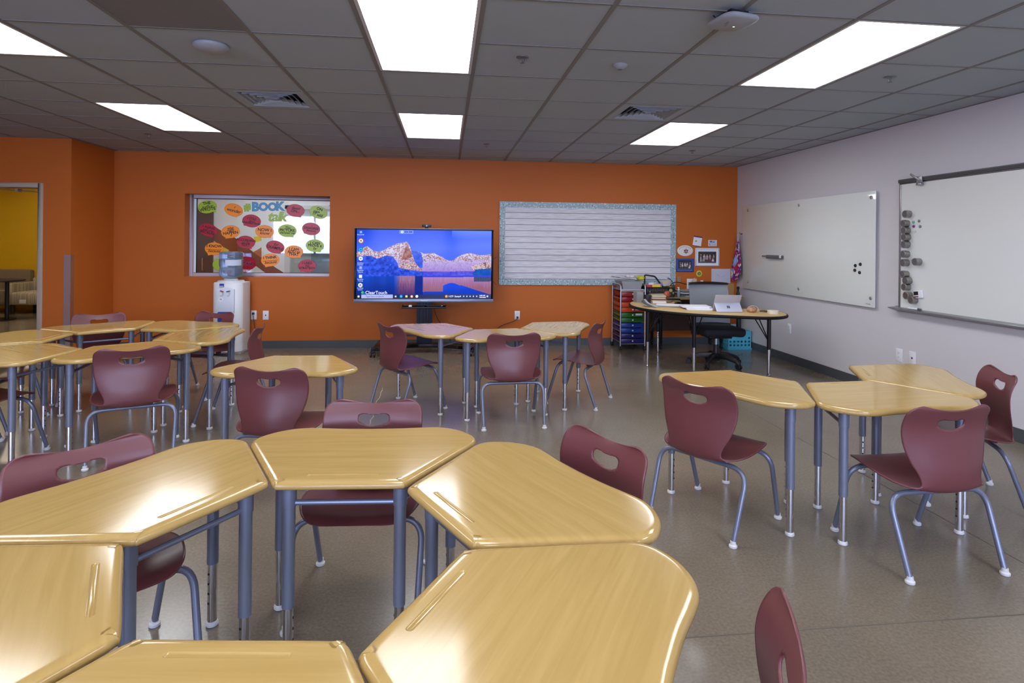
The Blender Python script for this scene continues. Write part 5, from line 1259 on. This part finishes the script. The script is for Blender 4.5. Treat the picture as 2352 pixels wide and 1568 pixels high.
# black mesh basket with a tall handle
bk = thing('mesh_basket', 'black perforated basket with a tall handle and bright papers on the back table', 'basket', (2.74 + .16, 7.53, BT))
bk.location = (2.785, 7.545, BT + .0525)
m_mesh = mat('black_mesh', (40, 40, 42), .4)
tc = N(m_mesh, 'ShaderNodeTexCoord'); v1 = N(m_mesh, 'ShaderNodeTexVoronoi'); v1.inputs['Scale'].default_value = 45; v1.inputs['Randomness'].default_value = .1; L(m_mesh, tc.outputs['Object'], v1.inputs['Vector'])
r1 = N(m_mesh, 'ShaderNodeValToRGB'); r1.color_ramp.elements[0].position = .22; r1.color_ramp.elements[0].color = lin((150, 148, 146)); r1.color_ramp.elements[1].position = .3; r1.color_ramp.elements[1].color = lin((32, 32, 34)); L(m_mesh, v1.outputs['Distance'], r1.inputs[0]); L(m_mesh, r1.outputs[0], bsdf(m_mesh).inputs['Base Color'])
tub(.13, .10, .15, .12, .085, .003).build('basket_body', m_mesh, bk, smooth=0)
hb = MB().tube(fillet([(-.10, .09, .06), (-.10, .09, .235), (.04, .08, .215), (.15, .05, .06)], .02), .011, 10); hb.build('handle', m_black, bk)
for k, (x, y, c, rz, rx, lab) in enumerate(((-.05, -.01, (200, 60, 84), .2, 10, 'pink paper standing in the mesh basket'), (.02, -.05, (226, 196, 40), -.05, 12, 'yellow paper at the front of the mesh basket'), (.06, .012, (150, 120, 190), -.3, 12, 'lilac paper in the mesh basket'), (.0, .045, (226, 228, 234), .1, 10, 'white folded paper across the mesh basket'))):
    pt = MB().box((-.06, -.0015, 0), (.05, .0015, .06)).build('craft_paper', mat('craft_paper_colour', c, .7)); tag(pt, lab, 'paper', 'papers in the mesh basket'); pt.location = (2.785 + x, 7.545 + y, BT + .10 + .008 * k); pt.rotation_euler = (R(-rx), 0, rz)
stack('notebook_stack', 'low pile of notebooks under the mesh basket', 'books', (2.785, 7.545, BT), .2, .2, 4, .013, [m_grey1, m_manila, m_paper], 31, 0, .006)
# sunflower tin with spatula-like tools, spray bottle
sc = thing('sunflower_bucket', 'dark round bucket printed with sunflowers on the back table', 'bucket', (3.005, 7.53, BT))
MB().lathe([(.052, 0), (.062, .13), (.064, .135), (.064, .141), (.060, .141), (.050, .004), (0, .004)], (0, 0, 0), 32).build('bucket_body', mat('charcoal_tin', (50, 46, 42), .4), sc)
MB().lathe([(.0645, .132), (.0655, .136), (.0645, .142)], (0, 0, 0), 32, caps=False).build('rim', mat('brass_rim', (150, 124, 60), .35, .8), sc)
for an, z, r, c1 in ((-105, .088, .030, (196, 180, 120)), (-68, .055, .020, (196, 180, 120)), (-118, .035, .022, (120, 110, 160))):
    q = Vector((math.cos(R(an)), math.sin(R(an)), 0)); rr_ = .052 + .010 * z / .13 + .0008; fm = MB()
    for k in range(12):
        a2 = 2 * PI * k / 12; tv_ = Vector((-q.y, q.x, 0)); c0 = q * rr_ + Vector((0, 0, z)); d = tv_ * math.cos(a2) + Vector((0, 0, 1)) * math.sin(a2); e_ = tv_ * -math.sin(a2) + Vector((0, 0, 1)) * math.cos(a2)
        fm.add([c0 + d * r * .4 + e_ * r * .16 + q * .001, c0 + d * r + q * .002 - q * .0, c0 + d * r * .4 - e_ * r * .16 + q * .001, c0 + d * r * .5 + q * .003], [(0, 1, 3), (1, 2, 3), (2, 0, 3)])
    fm.lathe([(r * .38, 0), (r * .3, .003)], c0, 12, axis=q); fm.build('printed_flower', mat('flower_print', c1, .6), sc, smooth=0)
cb = thing('cable', 'dark looping cable rising from the sunflower bucket', 'cable', (0, 0, 0)); MB().tube(spline([(3.00, 7.52, BT + .02), (2.985, 7.50, BT + .13), (3.02, 7.48, BT + .185), (3.08, 7.46, BT + .20), (3.17, 7.45, BT + .178), (3.20, 7.45, BT + .172)], 6), .006, 8).build('cord_body', m_black, cb); MB().tube([(3.20, 7.45, BT + .172), (3.23, 7.45, BT + .166)], .004, 8).build('tip', m_whitep, cb)
c2 = thing('cable', 'navy looping cable behind the cream box on the back table', 'cable', (0, 0, 0)); MB().tube(spline([(3.075, 7.60, BT + .01), (3.075, 7.60, BT + .16), (3.05, 7.61, BT + .215), (3.02, 7.62, BT + .24), (3.0, 7.62, BT + .245)], 6), .006, 8).build('cord_body', mat('navy_cable', (30, 40, 100), .4), c2)
bx = thing('tissue_box', 'cream carton leaning behind the sunflower bucket', 'box', (3.04, 7.725, BT)); MB().box((-.06, -.045, .0), (.06, .045, .2)).build('carton', mat('cream_card', (206, 196, 176), .7), bx, bevel=.002); bx.rotation_euler = (0, R(-14), R(12)); bx.location.z = BT + .012
sb = thing('spray_bottle', 'small grey bottle with a white pump beside the sunflower bucket', 'bottle', (3.095, 7.46, BT)); MB().lathe([(.019, 0), (.020, .004), (.020, .075), (.010, .09), (.009, .094)], (0, 0, 0), 20).build('bottle_body', mat('grey_blue_bottle', (126, 140, 150), .25), sb); MB().lathe([(.012, .094), (.012, .112), (.006, .116), (.006, .13)], (0, 0, 0), 14).box((-.022, -.006, .125), (.008, .006, .136)).build('pump', m_whitep, sb)
bag('candy_heap', 'small heap of brightly wrapped sweets beside the mesh basket', 'sweets', (2.92, 7.43, BT), (.04, .035, .05), mat('bright_wrappers', (206, 90, 60), .35, vary=(60, .9)), 8)['kind'] = 'stuff'
cbx = thing('cardboard_box', 'brown cardboard box with a white label in front of the pale poster', 'box', (3.72, 7.60, BT + .0))
MB().box((-.16, -.12, 0), (.16, .12, .18)).prism([(-.12, .18), (-.17, .10), (-.16, .18)], -.12, -.118, lambda x, y, z: (x, z, y)).build('carton', mat('brown_cardboard', (166, 128, 78), .8), cbx, bevel=.002)
MB().box((-.16, -.125, .178), (.16, .12, .182), Matrix.Rotation(R(4), 3, 'Y')).build('flap', MATS['brown_cardboard'], cbx, smooth=0); MB().box((-.02, -.1215, .10), (.045, -.1202, .165), Matrix.Rotation(R(10), 3, 'Y')).build('paper_label', m_paper, cbx, smooth=0)
bo = thing('desk_box', 'low dark caddy standing behind the top of the office chair', 'box', (3.50, 7.60, BT)); tub(.055, .05, .06, .055, .19, .004).build('caddy_body', m_black, bo, smooth=0); MB().box((-.058, -.05, .188), (.058, .05, .2)).build('pink_lid', mat('pale_pink', (206, 150, 140), .6), bo, bevel=.003)
lo = thing('lotion_bottle', 'white and lilac bottle behind the office chair', 'bottle', (3.43, 7.49, BT)); MB().lathe([(.024, 0), (.026, .01), (.026, .16), (.018, .18), (.016, .19), (.02, .19), (.02, .222), (0, .222)], (0, 0, 0), 18).build('bottle_body', m_whitep, lo); MB().lathe([(.0265, .06), (.0265, .13)], (0, 0, 0), 18, caps=False).build('label_band', mat('lilac_label', (150, 110, 170), .5), lo)
bgp = bag('paper_bag', 'crumpled cream bag left of the office chair top', 'bag', (3.42, 7.70, BT), (.05, .05, .13), mat('cream_bag', (196, 184, 160), .8), 12)
MB_ = thing('small_figure', 'small black ornament at the right end of the back table', 'ornament', (3.93, 7.46, BT)); MB().lathe([(.02, 0), (.024, .03), (.016, .07), (.012, .1), (.02, .12), (.018, .14), (0, .15)], (0, 0, 0), 16).build('figure_body', m_black, MB_)

# ------------------------------------------------------------------ kidney-shaped teacher table
KT = .662
OUT = [(2.27, 6.98), (2.215, 6.6), (2.33, 6.22), (2.62, 5.90), (3.0, 5.71), (3.3, 5.61), (3.53, 5.70), (3.66, 5.94), (3.67, 6.2), (3.56, 6.36), (3.36, 6.33), (3.12, 6.38), (2.86, 6.48), (2.79, 6.75), (2.85, 7.0), (3.02, 7.2), (2.97, 7.33), (2.75, 7.36), (2.45, 7.26)]
ol = spline([(x, y, 0) for x, y in OUT], 5, closed=True); oc = [(p.x, p.y) for p in ol]
kt = thing('kidney_table', 'kidney-shaped maple table with black edge on black and chrome legs', 'table', (2.9, 6.4, 0))
K = [(x - 2.9, y - 6.4) for x, y in oc]
MB().prism(K, KT - .028, KT).build('tabletop', mat('table_laminate', (206, 174, 116), .4, spec=.25, vary=(9, .07)), kt, smooth=0)
nn = len(K); e = []
for i in range(nn):
    a, b = Vector(K[i - 1]), Vector(K[(i + 1) % nn]); d = (b - a).normalized(); e.append((K[i][0] + d.y * .006 * 0, K[i][1]))
MB().tube([(x, y, KT - .0155) for x, y in K], .0165, 8, closed=True).build('edge_band', mat('black_rubber_edge', (14, 14, 16), .6, spec=.25), kt)
for x, y in ((2.30, 6.42), (2.70, 7.16), (2.68, 6.03), (3.44, 5.86)):
    x -= 2.9; y -= 6.4
    lg = MB().lathe([(.021, .28), (.021, KT - .028)], (x, y, 0), 16).build('leg', m_blackm, kt)
    ex_ = MB().lathe([(.0135, .03), (.0165, .14), (.0165, .285)], (x, y, 0), 16).lathe([(.012, .0), (.019, .004), (.019, .009), (.008, .02), (.008, .035)], (x, y, 0), 14)
    if y > .3:
        ex_ = MB().lathe([(.0135, .03), (.0165, .14), (.0165, .42)], (x, y, 0), 16).lathe([(.012, .0), (.019, .004), (.019, .009), (.008, .02), (.008, .035)], (x, y, 0), 14); lg.data.transform(Matrix.Identity(4))
        ex_.m(1)
        for z in range(8): ex_.lathe([(.005, 0), (.005, .0012)], (x, y - .0162, .2 + z * .028), 8, axis=(0, -1, 0))
    ex_.build('leg_extension', [m_chrome, m_dark], lg)
    c = -Vector((x, y)).normalized()
    for s in (-.5, .5):
        d = Vector((c.x * math.cos(s) - c.y * math.sin(s), c.x * math.sin(s) + c.y * math.cos(s))) * .16
        MB().tube([(x, y, .36), (x + d.x, y + d.y, KT - .03)], .006, 8).build('brace', m_blackm, kt)

# things on it
def at(x, y, z=KT): return on_z(x, y, z)
p = at(1486.5, 697); pc = thing('pen_cup', 'black cylindrical pen cup at the left end of the kidney table', 'cup', (p.x, p.y, KT)); MB().lathe([(.045, 0), (.047, .003), (.047, .105), (.043, .105), (.043, .006), (0, .006)], (0, 0, 0), 28).build('cup_body', mat('black_cup', (34, 36, 44), .35), pc)
for k, (dx, dy, c, lab) in enumerate(((-.02, .005, (28, 30, 40), 'dark pen leaning left in the black pen cup'), (.012, -.01, (60, 62, 74), 'grey pen leaning right in the black pen cup'))):
    t = thing('pen', lab, 'pen', (p.x + dx, p.y + dy, KT + .0065), 0, 'pens in the black cup'); MB().tube([(0, 0, 0), (dx * 1.2, dy, .135)], .005, 8).build('barrel', mat('pen_colour', c, .35), t); MB().tube([(dx * 1.2, dy, .135), (dx * 1.25, dy, .15)], .003, 8).build('clip_end', m_steel, t)
p = at(1467, 694); cb_ = thing('clear_box', 'clear acrylic box with coloured notes left of the pen cup', 'box', (p.x + .01, p.y + .03, KT), .1); tub(.05, .05, .05, .05, .13, .0025).build('box_body', m_trans, cb_, smooth=0); MB().box((-.045, -.04, .01), (.045, .04, .06)).build('notes', mat('grey_lilac_notes', (150, 140, 160), .7), cb_, smooth=0); MB().box((-.045, -.045, .075), (.045, .03, .09)).build('yellow_notes', mat('mustard_notes', (190, 150, 50), .7), cb_, smooth=0)
stack('book_stack', 'stack of books and papers leaning behind the pen cup', 'books', tuple(at(1511, 694)), .17, .22, 7, .013, [m_paper, m_paper, m_manila, mat('maroon_cover', (110, 46, 40), .5), m_manila, m_grey1, m_manila], 11, -.2, .012)
p = at(1492, 704.5); fl_ = thing('folded_leaflet', 'curled grey printed leaflet in front of the pen cup', 'leaflet', (p.x, p.y, KT), -.5)
lf = MB()
for k in range(5):
    pts = spline([(-.09, 0, .06 - .008 * k), (-.06, 0, .085 - .012 * k), (-.01, 0, .04 - .007 * k), (.09, 0, .004)], 6)
    for a, b in zip(pts, pts[1:]): lf.add([(a.x, -.05, a.z), (b.x, -.05, b.z), (b.x, .05, b.z), (a.x, .05, a.z), (a.x, -.05, a.z + .0008), (b.x, -.05, b.z + .0008), (b.x, .05, b.z + .0008), (a.x, .05, a.z + .0008)], [(0, 1, 2, 3), (7, 6, 5, 4), (0, 4, 5, 1), (3, 2, 6, 7)])
lf.build('pages', mat('grey_newsprint', (176, 178, 184), .8, vary=(60, .35)), fl_, smooth=40)
stack('paper_stack', 'spread of white worksheets on the kidney table, left of the taller stack', 'papers', tuple(at(1540, 702.5, KT + .0015)), .29, .21, 4, .005, m_paper, 21, -.35, .03, 'white paper stacks on the kidney table')
stack('paper_stack', 'thick white paper stack on the kidney table beside the tablet', 'papers', tuple(at(1598, 709, KT + .0015)), .29, .24, 5, .007, m_paper, 22, -.2, .03, 'white paper stacks on the kidney table')
gz = at(1540, 693.5); gl_ = thing('eyeglasses', 'thin dark looped wire lying on the kidney table behind the worksheets', 'wire', (gz.x, gz.y, KT)); MB().tube(spline([(-.10, .0, .006), (-.07, -.05, .006), (0, -.04, .006), (.03, .01, .012), (.10, -.03, .006), (.13, .03, .006)], 6), .004, 8).build('wire_loop', m_black, gl_)
kb = thing('key_pouch', 'black pouch on the kidney table behind the worksheets', 'pouch', tuple(at(1545, 689))); MB().box((-.10, -.025, 0), (.10, .025, .024)).build('pouch_body', m_black, kb, bevel=.01)
p = at(1456, 689.5); pk = bag('eraser_pillow', 'pale pink lump at the far left end of the kidney table', 'eraser', (p.x + .035, p.y - .02, KT), (.05, .03, .022), mat('pale_pink_rubber', (216, 186, 190), .6), 4)
# tablet computer on its kickstand
p = at(1676, 717); tb = thing('tablet_computer', 'silver tablet propped on its kickstand on the kidney table, seen from behind', 'tablet', (p.x, p.y, KT), -.06)
m_plat = mat('platinum_shell', (186, 188, 200), .35, .25)
TW = .146
def slab3(name, a, b, w, th, m, par):
    a, b = Vector(a), Vector(b); d = (b - a).normalized(); n_ = Vector((0, -d.z, d.y)) if True else 0
    o_ = Vector((0, n_.y, n_.z)) * th
    return MB().add([(-w, a.y, a.z), (w, a.y, a.z), (w, b.y, b.z), (-w, b.y, b.z), (-w, a.y + o_.y, a.z + o_.z), (w, a.y + o_.y, a.z + o_.z), (w, b.y + o_.y, b.z + o_.z), (-w, b.y + o_.y, b.z + o_.z)], [(0, 1, 2, 3), (7, 6, 5, 4), (0, 4, 5, 1), (1, 5, 6, 2), (2, 6, 7, 3), (3, 7, 4, 0)]).build(name, m, par, bevel=.002)
slab3('screen_slab', (0, .125, .002), (0, .035, .185), TW, .008, m_plat, tb)
ks = slab3('kickstand', (0, 0, .002), (0, .078, .098), TW - .002, .005, mat('lighter_platinum', (196, 200, 218), .35, .2), tb)
for sx in (-1, 1):
    for sz in (-1, 1):
        u0 = sz * .0085; q4 = [(sx * .009 + p_ * .0075, .0344 + .63 * (u0 + r_ * .0075), .0537 + .776 * (u0 + r_ * .0075)) for p_, r_ in ((-1, -1), (1, -1), (1, 1), (-1, 1))]
        MB().quad(*q4).build('emblem_square', mat('dark_mirror', (70, 76, 92), .3, .3), ks, smooth=0)
MB().lathe([(.004, 0), (.004, .0012)], (0, .0415, .1655), 12, axis=(0, -1, -.4)).build('rear_camera', m_dark, tb)
p = at(1727, 717); pz = bag('snack_bag', 'clear bag of brown snacks right of the tablet', 'bag', (p.x, p.y, KT), (.06, .04, .034), mat('brown_snack', (170, 128, 96), .4, vary=(55, .8)), 6)
hp = thing('wire_hoop', 'thin pale wire loop arching over the snack bag', 'wire', (p.x + .02, p.y + .02, KT)); MB().tube([(.075 * math.cos(a), 0, .002 + .068 * math.sin(a)) for a in [PI * k / 20 for k in range(21)]], .0018, 6).build('wire', m_whitep, hp)
p = at(1754, 716); ms = thing('mouse', 'dark grey oblong mouse on the right end of the kidney table', 'mouse', (p.x, p.y, KT), -.35); MB().lathe([(.0, 0), (.03, .0), (.034, .006), (.03, .016), (.014, .023), (0, .024)], (0, 0, 0), 24).build('mouse_body', mat('graphite', (74, 74, 70), .5), ms); ms.scale = (1.55, .8, .9)
p = at(1776, 720); rl = thing('tape_roll', 'wide roll of white tape on the right end of the kidney table', 'tape', (p.x, p.y, KT)); MB().lathe([(.030, 0), (.058, 0), (.059, .002), (.059, .034), (.057, .036), (.030, .036), (.030, 0)], (0, 0, 0), 32, caps=False).build('tape_body', mat('ivory_tape', (222, 218, 200), .5), rl)

# ------------------------------------------------------------------ office chair
of = thing('office_chair', 'black office chair with a grey mesh back at the kidney table', 'office chair', (3.12, 6.42, 0))
hub = MB().lathe([(.045, .06), (.05, .075), (.05, .13), (.034, .15), (.028, .24)], (0, 0, 0), 20); hub.build('hub', m_black, of)
MB().lathe([(.017, .2), (.017, .34)], (0, 0, 0), 16).build('gas_lift', m_steel, of)
for k in range(5):
    an = R(-62 + 72 * k); d = Vector((math.cos(an), math.sin(an), 0)); n_ = Vector((-d.y, d.x, 0)); pts = [d * .04 + Vector((0, 0, .115)), d * .16 + Vector((0, 0, .115)), d * .27 + Vector((0, 0, .085)), d * .315 + Vector((0, 0, .062))]
    mbx = MB(); wd = [.032, .028, .022, .016]; ht = [.03, .026, .02, .014]
    vs = []
    for p, w_, h_ in zip(pts, wd, ht): vs += [p + n_ * w_ - Vector((0, 0, h_)), p - n_ * w_ - Vector((0, 0, h_)), p - n_ * w_ * .7 + Vector((0, 0, h_)), p + n_ * w_ * .7 + Vector((0, 0, h_))]
    fs = [(0, 1, 2, 3), (15, 14, 13, 12)]
    for i in range(3):
        for j in range(4): fs.append((i * 4 + j, (i + 1) * 4 + j, (i + 1) * 4 + (j + 1) % 4, i * 4 + (j + 1) % 4))
    ar = mbx.add(vs, fs).build('base_arm', m_black, of, bevel=.004)
    cw_ = MB(); q = d * .30
    for s in (-1, 1): cw_.lathe([(0, -.009), (.026, -.009), (.0295, -.005), (.0295, .005), (.026, .009), (0, .009)], tuple(q + n_ * .017 * s + Vector((0, 0, .0295))), 18, axis=tuple(n_))
    cw_.tube([q + Vector((0, 0, .03)), q + Vector((0, 0, .07))], .008, 8); cw_.build('caster', m_black, ar)
def cushion(name, x0, x1, y0, y1, z0, z1, m, par, bev): return MB().box((x0, y0, z0), (x1, y1, z1)).build(name, m, par, bevel=bev, seg=4)
MB().box((-.14, -.12, .325), (.14, .12, .365)).build('mechanism', m_black, of, bevel=.012)
m_bf = mat('black_fabric', (24, 26, 34), .8)
cushion('seat', -.245, .245, -.25, .20, .36, .455, m_bf, of, .04)
m_gm = mat('grey_mesh', (124, 128, 134), .75, vary=(160, .12))
def curved(name, w0, w1, z0, z1, yb, m, par, th=.012, sag=.05, nu=16, nv=12, lean=.06):
    vs, fs = [], []
    for s in (0, 1):
        for j in range(nv + 1):
            v = j / nv
            for i in range(nu + 1):
                u = -1 + 2 * i / nu; w = w0 + (w1 - w0) * v
                vs.append((u * w, yb + lean * v - sag * u * u - .03 * math.sin(v * PI) + s * th, z0 + (z1 - z0) * v + .010 * (1 - u * u) * (v > .9)))
    n_ = (nu + 1) * (nv + 1)
    for j in range(nv):
        for i in range(nu):
            a = j * (nu + 1) + i; q = (a, a + 1, a + nu + 2, a + nu + 1); fs.append(q); fs.append(tuple(x + n_ for x in q[::-1]))
    for i in range(nu):
        for b in (i, nv * (nu + 1) + i): fs.append((b, b + n_, b + 1 + n_, b + 1))
    for j in range(nv):
        for b in (j * (nu + 1), j * (nu + 1) + nu): fs.append((b, b + nu + 1, b + nu + 1 + n_, b + n_))
    return MB().add(vs, fs).build(name, m, par, smooth=50)
curved('backrest', .25, .24, .45, .925, .215, m_gm, of)
curved('top_rail', .242, .24, .915, .94, .268, m_black, of, th=.02, nv=2, lean=.004, sag=.05)
curved('lumbar_frame', .252, .252, .42, .47, .218, m_black, of, th=.03, nv=2, lean=.004, sag=.05)
MB().box((-.03, .235, .33), (.03, .275, .62)).build('back_post', m_black, of, bevel=.008)
for s in (-1, 1):
    MB().box((s * .275 - .02, -.02, .36), (s * .275 + .02, .03, .60)).box((s * .25 - .04, -.02, .355), (s * .25 + .04, .03, .385)).build('arm_post', m_black, of, bevel=.006)
    MB().box((s * .275 - .045, -.10, .60), (s * .275 + .045, .12, .628)).build('arm_pad', m_black, of, bevel=.012, seg=3)

# ------------------------------------------------------------------ teal crate in the corner
cr_ = thing('storage_crate', 'teal plastic crate with round holes in the corner behind the office chair', 'crate', (3.905, 7.52, 0))
m_teal = mat('teal_plastic', (84, 184, 210), .35)
def holed(w, z0, z1, holes, th, slot=None):
    """upright panel in the xz plane with round holes"""
    bm = bmesh.new(); es = []
    def loop(pts):
        v = [bm.verts.new((x, 0, z)) for x, z in pts]
        for i in range(len(v)): es.append(bm.edges.new((v[i], v[(i + 1) % len(v)])))
    loop([(-w, z0), (w, z0), (w, z1), (-w, z1)])
    for x, z, r in holes: loop([(x + r * math.cos(2 * PI * k / 14), z + r * math.sin(2 * PI * k / 14)) for k in range(14)])
    if slot: x0, x1, s0, s1 = slot; loop([(x0 + .015, s0), (x1 - .015, s0), (x1, s0 + .01), (x1, s1), (x0, s1), (x0, s0 + .01)])
    bmesh.ops.triangle_fill(bm, edges=es, use_beauty=True); bmesh.ops.solidify(bm, geom=list(bm.faces), thickness=th)
    vs = [v.co.copy() for v in bm.verts]; bm.verts.index_update(); fs = [tuple(v.index for v in f.verts) for f in bm.faces]; bm.free(); return vs, fs
hs = [(-.13 + .052 * i, z, .0145) for i in range(6) for z in (.060, .108)] + [(-.13, .156, .0145), (.13, .156, .0145)]
vs, fs = holed(.158, .02, .232, hs, .004, (-.06, .06, .165, .19))
m_ = MB()
for sg, rot in ((-.165, 0), (.165, 0)): m_.add([(v.x, v.y + sg, v.z) for v in vs], fs)
for sg in (-.158, .158): m_.add([(v.y + sg, v.x * 1.04, v.z) for v in vs], fs)
m_.box((-.165, -.172, .225), (.165, -.16, .247)).box((-.165, .16, .225), (.165, .172, .247)).box((-.165, -.172, .225), (-.154, .172, .247)).box((.154, -.172, .225), (.165, .172, .247))
m_.box((-.168, -.175, 0), (.168, .175, .02)); m_.build('crate_body', m_teal, cr_, smooth=0)
bag('teal_bundle', 'pale teal soft bundle sitting in the crate', 'bundle', (3.88, 7.5, .145), (.125, .12, .10), mat('pale_teal_cloth', (116, 170, 186), .8), 15, sub=2)
